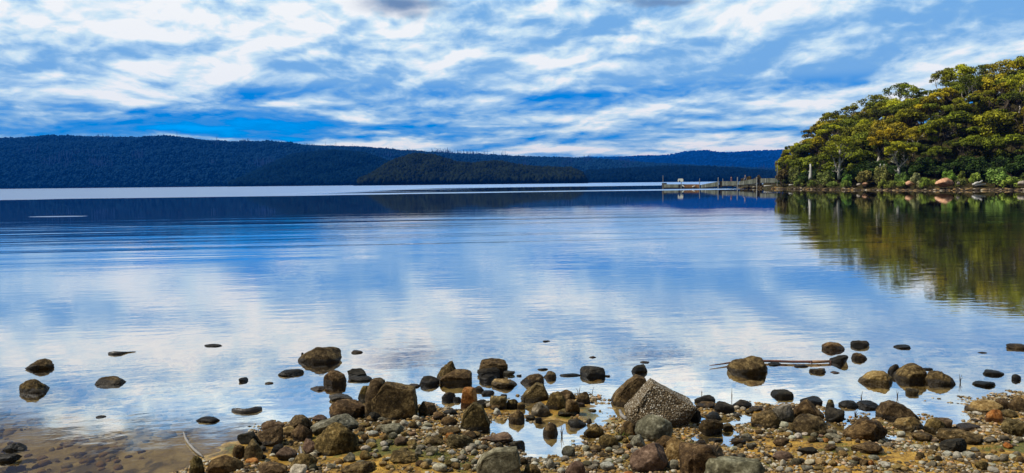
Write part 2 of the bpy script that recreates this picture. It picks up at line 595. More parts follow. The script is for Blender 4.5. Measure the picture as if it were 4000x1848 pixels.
# one small cat's paw near the left
ov = g.v('MULTIPLY_ADD', pos, (1 / 2.3, 1 / 1.0, 0), (34.9 / 2.3, -59.5 / 1.0, 0))
ruf = g.m('MAXIMUM', ruf, g.rng(g.v('LENGTH', ov), 1.05, 0.85))
hr = g.noise(g.v('MULTIPLY', pos, (0.8, 2.0, 0)), 1.0, 2, 0.5)
H = g.m('ADD', H, g.m('MULTIPLY', g.m('MULTIPLY', hr, ruf), 0.02))
nrm = g.bump(H, 1.0, 1.0)
lw = g.n('ShaderNodeLayerWeight')
lw.inputs['Blend'].default_value = 0.5
g.put(lw.inputs['Normal'], nrm)
fac = g.m('POWER', lw.outputs['Facing'], 1.45, None, True)
gl = g.n('ShaderNodeBsdfGlossy')
g.put(gl.inputs['Color'], g.mix(ruf, (0.97, 0.98, 1.0), (0.56, 0.70, 0.92)))
g.put(gl.inputs['Roughness'], g.rng(ruf, 0, 1, 0.018, 0.34))
g.put(gl.inputs['Normal'], nrm)
tr = g.n('ShaderNodeBsdfTransparent')
tr.inputs[0].default_value = (0.93, 0.88, 0.74, 1)
mx = g.n('ShaderNodeMixShader')
g.put(mx.inputs[0], fac)
g.nt.links.new(tr.outputs[0], mx.inputs[1])
g.nt.links.new(gl.outputs[0], mx.inputs[2])
finish(g, mx.outputs[0])
wx = axis(-40, 40, 10, -8000, 8000, 1.5)
wy = axis(0, 60, 10, -60, 12000, 1.5)
WX, WY = np.meshgrid(wx, wy)
link("lake_water", grid_mesh("lake_water", WX, WY, WX * 0, m_water))['kind'] = 'structure'


# ------------------------------------------------------------------ far hills and their forest
def interp(pts, x):
    a = np.array(pts, dtype=float)
    return np.interp(x, a[:, 0], a[:, 1])


def forest_mat(name, dark, light, scale):
    m_, g = mat(name)
    pos = g.n('ShaderNodeNewGeometry').outputs['Position']
    ti = g.n('ShaderNodeAttribute', attribute_name='tint').outputs['Fac']
    n = g.noise(pos, scale, 4, 0.6)
    f = g.m('ADD', g.m('MULTIPLY', ti, 0.6), g.m('MULTIPLY', n, 0.4))
    n2 = g.noise(pos, 0.35, 4, 0.7)
    c = g.mix(f, dark, light)
    finish(g, principled(g, c, 0.9, g.bump(n2, 1.0, 1.5), 0.0))
    return m_


m_hill, g = mat("hill soil")
finish(g, principled(g, (0.002, 0.006, 0.012), 0.95, None, 0.0))
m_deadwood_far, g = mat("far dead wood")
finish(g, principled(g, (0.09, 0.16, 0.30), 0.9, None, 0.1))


def hill(sil, Y0, W, x0, x1, seed, tree_h, tree_r, n_tree, cols, dead=0, name="distant_forest", label="", shore_wob=20):
    """a wooded hill: its skyline is traced at its real distance, its slope runs down to the water"""
    nu, nd = 260, 44
    Y0, W, tree_h, tree_r, shore_wob = Y0 * 2, W * 2, tree_h * 1.75, tree_r * 1.75, shore_wob * 2
    pxs = np.linspace(x0, x1, nu)
    D = np.linspace(-0.04, 1.7, nd)
    hor = 715 - (pxs - 2000) * 0.0105
    top = np.array([at_y(p, q, Y0 + W)[2] for p, q in zip(pxs, interp(sil, pxs))])
    top = np.maximum(top - tree_h * 0.8, 0.5)
    u = np.array([ray(p, h)[0] / ray(p, h)[1] for p, h in zip(pxs, hor)])
    X = np.zeros((nd, nu))
    Yg = np.zeros((nd, nu))
    Z = np.zeros((nd, nu))
    wob = fbm(np.stack([u * Y0 / 360.0, u * 0], 1), seed, 1.6, 3) * shore_wob
    for j, d in enumerate(D):
        yy = Y0 + wob * max(0, 1 - abs(d)) + W * d
        X[j], Yg[j] = u * yy, yy
        prof = math.sin(min(max(d, -0.1), 1.7) * math.pi / 2) if d < 1 else 1 - 0.5 * (d - 1) ** 2
        Z[j] = top * prof
    PP = np.stack([X.ravel(), Yg.ravel()], 1)
    rough_ = fbm(PP, seed + 3, 2 * math.pi / (W * 0.55), 4, 0.55).reshape(X.shape) * top[None, :] * 0.075
    Dm = D[:, None] * np.ones((1, nu))
    Z += rough_ * np.clip(np.sin(np.clip(Dm, 0, 1) * math.pi), 0, 1)
    Z[Dm < 0] = -3
    Z[Dm[:, 0] == 0] = 0
    link("hill", grid_mesh("hill", X, Yg, Z, m_hill))['kind'] = 'structure'
    # crowns
    rs = np.random.RandomState(seed)
    fd = 1.08 * rs.uniform(0, 1, n_tree) ** 0.85
    fu = rs.uniform(0, 1, n_tree)
    gi, gj = fu * (nu - 1), np.clip((fd - D[0]) / (D[1] - D[0]), 0, nd - 1.001)
    i0, j0 = np.minimum(gi.astype(int), nu - 2), gj.astype(int)
    a, b = gi - i0, gj - j0

    def bil(A):
        return A[j0, i0] * (1 - a) * (1 - b) + A[j0, i0 + 1] * a * (1 - b) + A[j0 + 1, i0] * (1 - a) * b + A[j0 + 1, i0 + 1] * a * b
    cx, cy, cz = bil(X), bil(Yg), bil(Z)
    ok = cz > 0.6
    cx, cy, cz = cx[ok], cy[ok], cz[ok]
    n = len(cx)
    clump = fbm(np.stack([cx, cy], 1), seed + 8, 2 * math.pi / (tree_r * 14), 3)
    r = tree_r * rs.uniform(0.6, 1.25, n) * (1 + 0.2 * clump)
    hh = tree_h * rs.uniform(0.65, 1.2, n) * (1 + 0.10 * clump)
    BV, BF = ICO[0]
    V = BV[None, :, :] * np.stack([r, r, hh * 0.5], 1)[:, None, :]
    V *= (1 + rs.uniform(-0.28, 0.28, (n, len(BV), 1)))
    V += np.stack([cx, cy, cz + hh * 0.45], 1)[:, None, :]
    F = BF[None] + (np.arange(n) * len(BV))[:, None, None]
    tint = np.repeat(np.clip(rs.uniform(0, 1, n) * 0.7 + 0.3 + 0.3 * clump, 0, 1), len(BF))
    m_ = forest_mat(name + str(seed), cols[0], cols[1], 1.0 / (tree_r * 6))
    o = link(name, mesh_np(name, V.reshape(-1, 3), F.reshape(-1, 3), m_, True, tint))
    tag(o, label, None, None, 'stuff')
    if dead:
        fdz = np.stack([cx, cy], 1)
        prob = fbm(fdz, seed + 21, 2 * math.pi / 420, 3) + 0.35 * rs.uniform(-1, 1, n)
        prob -= 2.2 * np.abs(cz / (top.max()) - 0.48)
        idx = np.argsort(-prob)[:dead]
        mb = []
        mf = []
        for q, i in enumerate(idx):
            w, t = 1.2, hh[i] * rs.uniform(1.2, 2.4)
            bx, by, bz = cx[i], cy[i] - r[i], cz[i]
            tx = rs.uniform(-1, 1)
            mb += [(bx - w, by - w, bz), (bx + w, by - w, bz), (bx, by + w, bz), (bx + tx - w * .4, by - w * .4, bz + t), (bx + tx + w * .4, by - w * .4, bz + t), (bx + tx, by + w * .4, bz + t)]
            o6 = q * 6
            mf += [(o6, o6 + 1, o6 + 4, o6 + 3), (o6 + 1, o6 + 2, o6 + 5, o6 + 4), (o6 + 2, o6, o6 + 3, o6 + 5)]
        o = link("dead_forest", mesh_np("dead_forest", mb, mf, m_deadwood_far, False))
        tag(o, "bleached dead trunks standing among the trees on the left-hand hill", None, None, 'stuff')


SIL_FAR = [(2000, 640), (2200, 622), (2300, 613), (2500, 612), (2600, 605), (2680, 592), (2760, 592), (2850, 596), (2950, 590), (3060, 586), (3300, 600), (3700, 600), (4300, 610)]
SIL_MAIN = [(-1200, 600), (-500, 560), (0, 540), (100, 539), (200, 536), (380, 534), (560, 540), (690, 538), (760, 544), (830, 552), (1000, 560), (1200, 568), (1400, 575), (1560, 590), (1800, 605),
            (2000, 612), (2200, 618), (2350, 624), (2500, 636), (2700, 648), (2900, 655), (3100, 662), (3400, 675)]
SIL_LOW = [(2150, 705), (2300, 668), (2450, 660), (2600, 652), (2750, 652), (2900, 662), (3100, 672), (3500, 680)]
SIL_SPUR = [(880, 722), (980, 676), (1060, 640), (1150, 606), (1300, 588), (1420, 596), (1500, 622), (1600, 660), (1700, 700), (1760, 724)]
SIL_PT = [(1370, 722), (1400, 705), (1450, 682), (1500, 650), (1560, 618), (1620, 604), (1680, 606), (1740, 620), (1780, 637), (1850, 640), (1940, 632), (2000, 642), (2060, 652), (2150, 656), (2230, 660), (2275, 676), (2300, 714)]
hill(SIL_FAR, 3600, 900, 2050, 4300, 11, 11, 7, 9000, ((0.002, 0.010, 0.030), (0.006, 0.045, 0.17)), label="blue wooded ridge far behind the jetty")  # haze blue partly put into the forest colours, strongest on this ridge
hill(SIL_MAIN, 1500, 520, -1200, 3400, 12, 8.5, 3.3, 60000, ((0.001, 0.004, 0.010), (0.012, 0.045, 0.085)), dead=1800, label="dense forest covering the long hill on the left")
hill(SIL_LOW, 1150, 200, 2150, 3500, 13, 9, 3.5, 9000, ((0.001, 0.003, 0.005), (0.005, 0.016, 0.026)), label="low dark forest behind the jetty")
hill(SIL_SPUR, 1200, 260, 890, 1750, 14, 9, 3.4, 12000, ((0.001, 0.003, 0.006), (0.006, 0.022, 0.034)), label="dark forest on the spur in front of the long hill")
hill(SIL_PT, 780, 130, 1380, 2298, 15, 8.5, 2.7, 8000, ((0.001, 0.003, 0.003), (0.020, 0.030, 0.014)), label="dark green forest on the low point jutting into the lake", shore_wob=8)


# ------------------------------------------------------------------ wooded shore on the right
SHORE = [(2960, 737), (3010, 738), (3100, 739), (3250, 742), (3400, 743), (3600, 745), (3800, 744), (4000, 744), (4400, 744), (5400, 748)]
SIL_R = [(2960, 700), (3000, 690), (3020, 650), (3060, 590), (3100, 545), (3180, 475), (3210, 425), (3330, 400), (3400, 385), (3470, 330), (3540, 320), (3620, 330), (3650, 300), (3720, 250), (3780, 245), (3850, 235), (3950, 212), (4000, 225), (4400, 170), (5400, 150)]
SHW = np.array([at_z(a, b, 0)[:2] for a, b in SHORE])
SHU = SHW[:, 0] / SHW[:, 1]
SIL_U = np.array([(ray(a, 705)[0] / ray(a, 705)[1]) for a, b in SIL_R])
RIDGE_D = 62.0
SIL_Z = []
for (a, b), u in zip(SIL_R, SIL_U):
    ys = np.interp(u, SHU, SHW[:, 1]) + RIDGE_D
    SIL_Z.append(at_y(a, b, ys)[2] * 1.03)
SIL_Z = np.array(SIL_Z)


def shore_y(u):
    return np.interp(u, SHU, SHW[:, 1])


def right_ground(x, y):
    x, y = np.atleast_1d(x).astype(float), np.atleast_1d(y).astype(float)
    u = x / y
    D = y - shore_y(u) + 1.1 * fbm(np.stack([x, y * 0], 1), 66, 0.45, 3)
    rise = np.maximum(np.interp(u, SIL_U, SIL_Z) - 12.0, 0.4)
    edge = np.clip((u - SHU[0]) / 0.012, 0, 1)
    t = np.clip((D - 5) / (RIDGE_D - 5), 0, 1.6)
    prof = np.where(t < 1, np.sin(t * math.pi / 2) * 0.65 + 0.35 * t, 1.0 - 0.3 * (t - 1))
    z = np.where(D < 0, D * 0.12, 0.10 * np.minimum(D, 6) + rise * prof) * edge - 0.8 * (1 - edge)
    P = np.stack([x, y], 1)
    return z + fbm(P, 31, 0.7, 4) * np.clip(0.05 + 0.03 * np.maximum(D, 0), 0, 0.5)


m_bank, g = mat("bank soil")
pos = g.n('ShaderNodeNewGeometry').outputs['Position']
n = g.noise(pos, 1.5, 6, 0.65)
n2 = g.noise(pos, 9, 4, 0.7)
c = g.ramp(g.m('ADD', g.m('MULTIPLY', n, 0.5), g.m('MULTIPLY', n2, 0.5)), [(0.35, (0.012, 0.009, 0.004)), (0.5, (0.04, 0.03, 0.010)), (0.6, (0.05, 0.055, 0.014)), (0.72, (0.13, 0.10, 0.045))])
finish(g, principled(g, c, 0.95, g.bump(n2, 1.0, 0.15), 0.1))
us = np.linspace(SHU[0] - 0.015, 1.05, 220)
Ds = np.concatenate([np.linspace(-10, 12, 40), np.linspace(13, 170, 60)])
UU, DDg = np.meshgrid(us, Ds)
YY = shore_y(UU) + DDg
XX = UU * YY
ZZ = right_ground(XX.ravel(), YY.ravel()).reshape(XX.shape)
link("hillside", grid_mesh("hillside", XX, YY, ZZ, m_bank))['kind'] = 'structure'


# ------------------------------------------------------------------ foliage
def leaf_mat(name, hue, light, rough=0.75, trans=0.12):
    m_, g = mat(name)
    ti = g.n('ShaderNodeAttribute', attribute_name='tint').outputs['Fac']
    oi = g.n('ShaderNodeObjectInfo')
    pos = g.n('ShaderNodeNewGeometry').outputs['Position']
    n = g.noise(pos, 0.9, 4, 0.7)
    f = g.m('ADD', g.m('MULTIPLY', ti, 0.65), g.m('MULTIPLY', n, 0.45))
    c = g.mix(g.rng(f, 0.25, 0.85), hue, light)
    c = g.mix(1.0, c, oi.outputs['Color'], 'MULTIPLY')
    p = principled(g, c, rough, None, 0.25)
    t = g.n('ShaderNodeBsdfTranslucent')
    g.put(t.inputs[0], c)
    mx = g.n('ShaderNodeMixShader')
    mx.inputs[0].default_value = trans
    g.nt.links.new(p, mx.inputs[1])
    g.nt.links.new(t.outputs[0], mx.inputs[2])
    finish(g, mx.outputs[0])
    return m_


m_leaf = leaf_mat("leaves", (0.016, 0.022, 0.002), (0.42, 0.385, 0.015))
m_leaf_shrub = leaf_mat("shrub leaves", (0.025, 0.04, 0.01), (0.36, 0.40, 0.10))
m_bark = simple_mat("pale bark", (0.55, 0.50, 0.42), 0.85, 0.35, 2.0, 0.5, 0.03)
m_bark_dark = simple_mat("dark bark", (0.10, 0.075, 0.05), 0.9, 0.35, 2.0, 0.5, 0.03)
m_dead = simple_mat("bleached wood", (0.55, 0.54, 0.50), 0.8, 0.2, 3.0, 0.4, 0.02)


def leaves_from_lobes(lobes, per, size, rs, up_bias=0.35, jitter=0.55, spiky=0.0):
    """lobes: (x,y,z,rx,rz,tint). returns verts, faces(quads), tint"""
    Vs, Ts = [], []
    for (x, y, z, rx, rz, ti) in lobes:
        n = int(per * (rx / lobes[0][3]) ** 1.6) + 8
        d = rs.normal(size=(n, 3))
        d[:, 2] += up_bias * 1.2
        d /= np.linalg.norm(d, axis=1)[:, None]
        rr = rs.uniform(0.62, 1.06, n) ** 0.8
        c = d * rr[:, None] * np.array((rx, rx, rz)) + np.array((x, y, z))
        nn = d + rs.normal(size=(n, 3)) * jitter
        nn /= np.linalg.norm(nn, axis=1)[:, None]
        a = np.cross(nn, rs.normal(size=(n, 3)))
        a /= np.linalg.norm(a, axis=1)[:, None] + 1e-9
        b = np.cross(nn, a)
        s = size * rs.uniform(0.6, 1.35, n)[:, None]
        asp = rs.uniform(0.45, 0.8, n)[:, None]
        q = np.stack([c - a * s, c - b * s * asp, c + a * s, c + b * s * asp], 1)
        Vs.append(q.reshape(-1, 3))
        Ts.append(np.clip(ti + rs.uniform(-0.22, 0.22, n) , 0, 1))
    V = np.concatenate(Vs)
    F = np.arange(len(V), dtype=np.int32).reshape(-1, 4)
    return V, F, np.concatenate(Ts)


def crown_lobes(rs, n, flat=0.6, base=0.42, spread=1.0, rl=(0.13, 0.24)):
    """rounded clumps over a domed crown; unit crown: width 1 (x,y in -.5...5), z 0..1"""
    L = []
    for i in range(n):
        t = rs.uniform(0, 1)
        rad = 0.5 * math.sqrt(t) * spread
        a = rs.uniform(0, 2 * math.pi)
        r = rs.uniform(*rl)
        rad = min(rad, 0.5 - r * 0.7)
        h = base + (1 - base - r * flat) * math.sqrt(max(0, 1 - (rad / 0.56) ** 2)) * rs.uniform(0.72, 1.0)
        if rs.uniform() < 0.3:
            h = base + (h - base) * rs.uniform(0.1, 0.7)
        L.append((math.cos(a) * rad, math.sin(a) * rad, h, r, r * flat, rs.uniform(0.15, 0.85)))
    L.sort(key=lambda q: -q[3])
    return L


def branch_pts(p0, p1, rs, wob=0.04, n=5):
    p0, p1 = np.array(p0), np.array(p1)
    out = []
    for i in range(n + 1):
        t = i / n
        p = p0 * (1 - t) + p1 * t
        p[2] = p0[2] + (p1[2] - p0[2]) * t ** 0.85
        if 0 < i < n:
            p = p + rs.normal(size=3) * wob * np.linalg.norm(p1 - p0)
        out.append(tuple(p))
    return out


def make_tree_proto(seed, style):
    rs = np.random.RandomState(seed)
    if style == 'dome':
        L = []
        for cx, cy, cz, cr, crz, ti in crown_lobes(rs, 15, 0.62, 0.16, 1.0, (0.17, 0.26)):
            for q in range(12):
                a, t = rs.uniform(0, 6.28), math.sqrt(rs.uniform(0, 1)) * 0.82
                r = cr * rs.uniform(0.22, 0.37)
                L.append((cx + math.cos(a) * t * cr, cy + math.sin(a) * t * cr, cz + crz * (math.sqrt(1 - t * t) - 0.35), r, r * 0.8, np.clip(ti + rs.uniform(-.2, .2), 0, 1)))
        L.sort(key=lambda q: -q[3])
        per, size, bh, br = 92, 0.0165, 0.22, 0.022
    elif style == 'open':
        L = crown_lobes(rs, 30, 0.42, 0.55, 1.0, (0.09, 0.17))
        per, size, bh, br = 170, 0.020, 0.22, 0.022
    elif style == 'airy':
        L = crown_lobes(rs, 22, 0.40, 0.62, 1.0, (0.09, 0.16))
        per, size, bh, br = 130, 0.020, 0.40, 0.016
    else:  # bushy to the ground
        L = crown_lobes(rs, 36, 0.85, 0.12, 1.0, (0.12, 0.22))
        per, size, bh, br = 300, 0.026, 0.06, 0.02
    V, F, T = leaves_from_lobes(L, per, size, rs)
    crown = mesh_np("crown", V, F, m_leaf, False, T)
    mb = MB()
    fork = (rs.uniform(-.03, .03), rs.uniform(-.03, .03), bh)
    mb.tube([(0, 0, -0.08), (fork[0] * .4, fork[1] * .4, bh * .5), fork], [br * 1.25, br * 1.05, br * 0.95], 7)
    mains = []
    for k in range(5):
        a = 2 * math.pi * (k + rs.uniform(-.3, .3)) / 5
        e = (math.cos(a) * 0.2 + fork[0], math.sin(a) * 0.2 + fork[1], bh + (0.62 - bh) * rs.uniform(0.7, 1.05))
        mb.tube(branch_pts(fork, e, rs, 0.05), [br * .62, br * .55, br * .5, br * .45, br * .4, br * .34], 6)
        mains.append(e)
    for (x, y, z, r, rz, t) in L:
        q = np.array((x, y, z))
        s = min(mains, key=lambda m_: np.linalg.norm(np.array(m_) - q))
        mb.tube(branch_pts(s, (x, y, z - rz * .3), rs, 0.05, 3), [br * .32, br * .26, br * .2, br * .12], 4, 0, False)
    return crown, mb.mesh("trunk", m_bark if style in ('open', 'airy') else m_bark_dark, True)


PROTO = {'dome': [make_tree_proto(s, 'dome') for s in (1, 2, 3, 4)], 'open': [make_tree_proto(s, 'open') for s in (11, 12)],
         'airy': [make_tree_proto(s, 'airy') for s in (21, 22, 23)], 'bush': [make_tree_proto(s, 'bush') for s in (31, 32)]}


def place_tree(kind, i, x, y, z, w, h, rz, color, label, cat='tree', group='trees of the wooded hillside', name='tree', bark=None):
    c, t = PROTO[kind][i % len(PROTO[kind])]
    r = tag(link(name, None), label, cat, group)
    r.location = (x, y, z)
    r.rotation_euler = (0, 0, rz)
    r.scale = (w, w, h)
    co = link('crown', c, r)
    co.color = (*color, 1)
    to = link('trunk', t, r)
    return r


TONES = [("olive green", (0.90, 0.95, 0.9)), ("golden green", (1.45, 1.28, 0.9)), ("dark green", (0.50, 0.64, 0.7)), ("bright yellow-green", (1.25, 1.38, 1.1)),
         ("brownish green", (1.02, 0.86, 0.9)), ("mid green", (0.75, 0.95, 0.9))]
ORD = ["first", "second", "third", "fourth", "fifth", "sixth", "seventh", "eighth", "ninth", "tenth", "eleventh", "twelfth", "thirteenth", "fourteenth",
       "fifteenth", "sixteenth", "seventeenth", "eighteenth", "nineteenth", "twentieth", "twenty-first", "twenty-second", "twenty-third", "twenty-fourth", "twenty-fifth"]
rs = np.random.RandomState(77)
ROWS = [(14.5, 5.2, 6.0, 8.0, "lowest forest row", 3078), (22, 5.6, 7.0, 9.0, "second forest row up", 3070), (30, 5.8, 7.5, 9.5, "third forest row up", 3072),
        (38, 6.0, 8, 10, "fourth forest row up", 3082), (46, 6.2, 7.5, 9.5, "fifth forest row up", 3095), (54, 6.4, 6.5, 8.5, "sixth forest row up", 3105), (RIDGE_D + 1, 6.2, 8.0, 9.2, "skyline row", 3112)]
for ri, (D_, sp, h0, h1, rowname, xs) in enumerate(ROWS):
    u = ray(xs, 705)[0] / ray(xs, 705)[1]
    k = 0
    while u < 0.79 and k < 25:
        dj = D_ + rs.uniform(-3, 3)
        y = float(shore_y(u)) + dj
        x = u * y
        gz = float(right_ground(x, y)[0])
        h = rs.uniform(h0, h1)
        w = sp * rs.uniform(1.0, 1.75)
        if ri == len(ROWS) - 1:
            kind = ('airy' if rs.uniform() < 0.45 else 'open') if x / y > 0.40 else 'dome'
            target = float(np.interp(u, SIL_U, SIL_Z))
            h = max(5.0, target - gz) * rs.uniform(0.86, 1.06)
            w *= 0.98
        else:
            kind = rs.choice(['dome', 'bush', 'open'], p=[.66, .18, .16])
        rise_here = float(np.interp(u, SIL_U, SIL_Z))
        h = min(h, max(3.2, rise_here - gz + 0.5))
        if h < 6:
            w *= 0.75
        if u < 0.372:
            w *= 0.68
        ti = rs.choice(len(TONES), p=[.28, .25, .17, .10, .10, .10])
        if u < 0.365:
            ti = 0
        if ri == 0:
            ti = rs.choice([2, 5, 0, 2])
        tn, tcx = TONES[ti]
        tcx = tuple(np.array(tcx) * rs.uniform(0.85, 1.15))
        form = {'dome': 'round-crowned', 'bush': 'bushy', 'airy': 'thin-crowned', 'open': 'flat-crowned'}[kind]
        place_tree(kind, rs.randint(9), x, y, gz - 0.2, w, h, rs.uniform(0, 6.28), tcx,
                   f"{tn} {form} tree, {ORD[k]} from left in the {rowname}")
        u += sp * rs.uniform(0.8, 1.15) / y
        k += 1

# ------------------------------------------------------------------ shrubs and single trees along the right shore
def make_shrub_mesh(seed, spiky=False):
    rs = np.random.RandomState(seed)
    L = []
    for i in range(26):
        a, t = rs.uniform(0, 6.28), rs.uniform(0, 1)
        rad = 0.40 * math.sqrt(t)
        r = rs.uniform(0.10, 0.19)
        h = 0.10 + 0.72 * math.sqrt(max(0, 1 - (rad / 0.5) ** 2)) * rs.uniform(0.35, 1.0)
        L.append((math.cos(a) * rad, math.sin(a) * rad, h, r, r * (1.5 if spiky else 0.9), rs.uniform(0.1, 0.9)))
    L.sort(key=lambda q: -q[3])
    V, F, T = leaves_from_lobes(L, 130, 0.034, rs, 0.5, 0.8)
    mb = MB()
    for i in range(9):
        a = rs.uniform(0, 6.28)
        mb.tube(branch_pts((0, 0, -0.06), (math.cos(a) * .3, math.sin(a) * .3, rs.uniform(.4, .75)), rs, 0.05, 4), [0.016, 0.013, 0.010, 0.008, 0.005], 5)
    return mesh_np("foliage", V, F, m_leaf_shrub, False, T), mb.mesh("stems", m_bark_dark, True)


SHR = [make_shrub_mesh(s, s % 2 == 0) for s in (51, 52, 53, 54)]


def shore_point(px, D):
    u = ray(px, 705)[0] / ray(px, 705)[1]
    y = float(shore_y(u)) + D
    x = u * y
    return x, y, float(right_ground(x, y)[0])


def shrub(i, x0, x1, ytop, D, color, label, cat='shrub'):
    x, y, z = shore_point((x0 + x1) / 2, D)
    top = at_y((x0 + x1) / 2, ytop, y)[2]
    w = (x1 - x0) / FPX * y
    h = max(0.5, top - z) * 1.02
    r = tag(link('shrub', None), label, cat, 'shrubs along the right-hand shore')
    r.location = (x, y, z - 0.03)
    r.scale = (w * .88, w * .85, h)
    r.rotation_euler = (0, 0, i * 1.7)
    f_, s_ = SHR[i % 4]
    o = link('foliage', f_, r)
    o.color = (*color, 1)
    link('stems', s_, r)


GB, GL, GY_, GD, GP = (0.62, 0.42, 0.55), (0.8, 1.1, 0.9), (1.35, 1.35, 0.8), (0.45, 0.6, 0.6), (1.7, 1.55, 2.6)
SHRUBS = [
    (0, 3018, 3092, 648, 5.5, GB, "large brownish grey shrub at the left tip of the wooded shore, by the jetty"),
    (1, 3072, 3140, 655, 7.0, (0.7, 0.7, 0.6), "olive brown shrub between the dark tip shrub and the bleached dead trunk"),
    (2, 3098, 3150, 692, 3.2, (1.0, 1.1, .8), "low light olive shrub just left of the bleached dead trunk"),
    (3, 3150, 3196, 700, 2.8, (0.95, 1.05, .7), "low yellowish shrub at the foot of the bleached dead trunk"),
    (1, 3180, 3262, 672, 5.0, (0.85, .9, .8), "wide grey-green shrub left of the forked pale tree"),
    (0, 3218, 3285, 702, 2.6, (1.0, 1.15, .8), "low pale green shrub beside the foot of the forked pale tree"),
    (2, 3285, 3335, 672, 4.2, (0.6, 1.1, .6), "bright green shrub just right of the forked pale tree"),
    (3, 3282, 3330, 700, 2.4, (1.1, 1.3, .8), "low yellow-green shrub in front of the bright green shrub by the forked tree"),
    (0, 3328, 3425, 652, 5.0, (1.05, .82, .8), "big rounded brown-tinged shrub left of the shore's centre, widest of all the shrubs"),
    (1, 3405, 3485, 650, 6.0, (.95, .85, .85), "big olive grey shrub right of the brown-tinged shrub, with dead stubs behind"),
    (2, 3428, 3468, 694, 2.4, GY_, "small bright yellow-green shrub in front of the olive grey shrub"),
    (3, 3462, 3512, 702, 2.2, (1.2, 1.2, .8), "low yellowish shrub below the umbrella-shaped tree"),
    (0, 3492, 3555, 700, 2.6, (1.1, 1.25, .8), "low green shrub left of the small pink boulder"),
    (1, 3485, 3560, 676, 5.0, (.55, .8, .5), "dark green shrub under the umbrella-shaped tree"),
    (2, 3552, 3600, 664, 3.2, GP, "shrub with silvery white leaves above the small pink boulder"),
    (3, 3590, 3640, 688, 2.8, (1.3, 1.5, .8), "light green shrub just right of the silvery shrub"),
    (0, 3628, 3665, 694, 3.0, (1.1, 1.2, .6), "small green shrub touching the left end of the orange boulder"),
    (1, 3672, 3740, 668, 6.5, (.8, 1.2, .6), "bright green shrub directly behind the orange boulder"),
    (2, 3738, 3775, 660, 7.0, (.9, .95, .5), "dark olive shrub behind and right of the orange boulder"),
    (3, 3730, 3782, 694, 3.0, (1.0, 1.0, .9), "low brownish shrub just right of the orange boulder"),
    (0, 3774, 3842, 662, 4.5, (1.3, 1.5, .9), "yellow-green shrub above the grey driftwood"),
    (1, 3842, 3945, 658, 5.0, (.95, 1.3, 1.0), "tall spiky green shrub right of the driftwood, largest at the right"),
    (2, 3908, 3990, 682, 3.4, (1.4, 1.6, .9), "bright light green shrub near the right edge of the shore"),
    (3, 3985, 4060, 668, 5.0, (.8, .9, .7), "green shrub cut by the right edge of the picture"),
]
for a in SHRUBS:
    shrub(*a)
# dense dark undergrowth between the shrubs and the forest
rs = np.random.RandomState(5)
for k in range(26):
    pxx = 3060 + k * 37 + rs.uniform(-8, 8)
    x, y, z = shore_point(pxx, 9.6 + rs.uniform(-.6, 1.6))
    w, h = rs.uniform(4.2, 6.0), rs.uniform(2.8, 4.2)
    if pxx < 3120:
        h = min(h, 2.4)
    r = tag(link('understorey_bush', None), f"dark undergrowth bush, {ORD[k] if k < 25 else 'last'} from left at the shaded foot of the forest", 'bush', 'undergrowth at the foot of the forest')
    r.location = (x, y, z - 0.05)
    r.scale = (w, w * .8, h)
    r.rotation_euler = (0, 0, k * 2.1)
    f_, s_ = SHR[k % 4]
    o = link('foliage', f_, r)
    o.color = (.22, .36, .2, 1)
    link('stems', s_, r)


def feature_tree(seed, px, base_y, D, forks, lobes, label, bark, leafc, r0):
    """a tree whose forks and foliage pads are given in photo pixels at its own distance"""
    x, y, z = shore_point(px, D)
    rs = np.random.RandomState(seed)

    def at(qx, qy, dy=0.0):
        p = at_y(qx, qy, y + dy)
        return np.array((p[0] - x, p[1] - y, p[2] - z))
    r = tag(link('tree', None), label, 'tree', 'pale-limbed trees at the shore')
    r.location = (x, y, z)
    mb = MB()
    for pts, ra, rb in forks:
        dy = rs.uniform(-1.5, 1.5)
        P_ = [at(a, b, dy * i / len(pts)) for i, (a, b) in enumerate(pts)]
        if len(P_) and pts[0] == 'base':
            P_ = P_[1:]
        rad = [ra + (rb - ra) * i / (len(P_) - 1) for i in range(len(P_))]
        mb.tube([tuple(q) for q in P_], rad, 7)
        for i in range(1, len(P_)):
            for _ in range(3):
                e = P_[i] + np.array((rs.uniform(-1, 1), rs.uniform(-1, 1), rs.uniform(.2, 1.0)))
                mb.tube(branch_pts(P_[i], e, rs, .07, 3), [rad[i] * .4, rad[i] * .3, rad[i] * .2, rad[i] * .1], 4, 0, False)
    mb.build('trunk', bark, r, True)
    L = []
    for (qx, qy, rw, rh) in lobes:
        for _ in range(5):
            p = at(qx + rs.uniform(-.6, .6) * rw, qy + rs.uniform(-.4, .4) * rh, rs.uniform(-1.6, 1.6))
            L.append((p[0], p[1], p[2], rw / FPX * y * rs.uniform(.4, .65), rh / FPX * y * rs.uniform(.45, .7), rs.uniform(.2, .9)))
    L.sort(key=lambda q: -q[3])
    V, F, T = leaves_from_lobes(L, 130, 0.15, rs)
    o = link('crown', mesh_np('crown', V, F, m_leaf, False, T), r)
    o.color = (*leafc, 1)


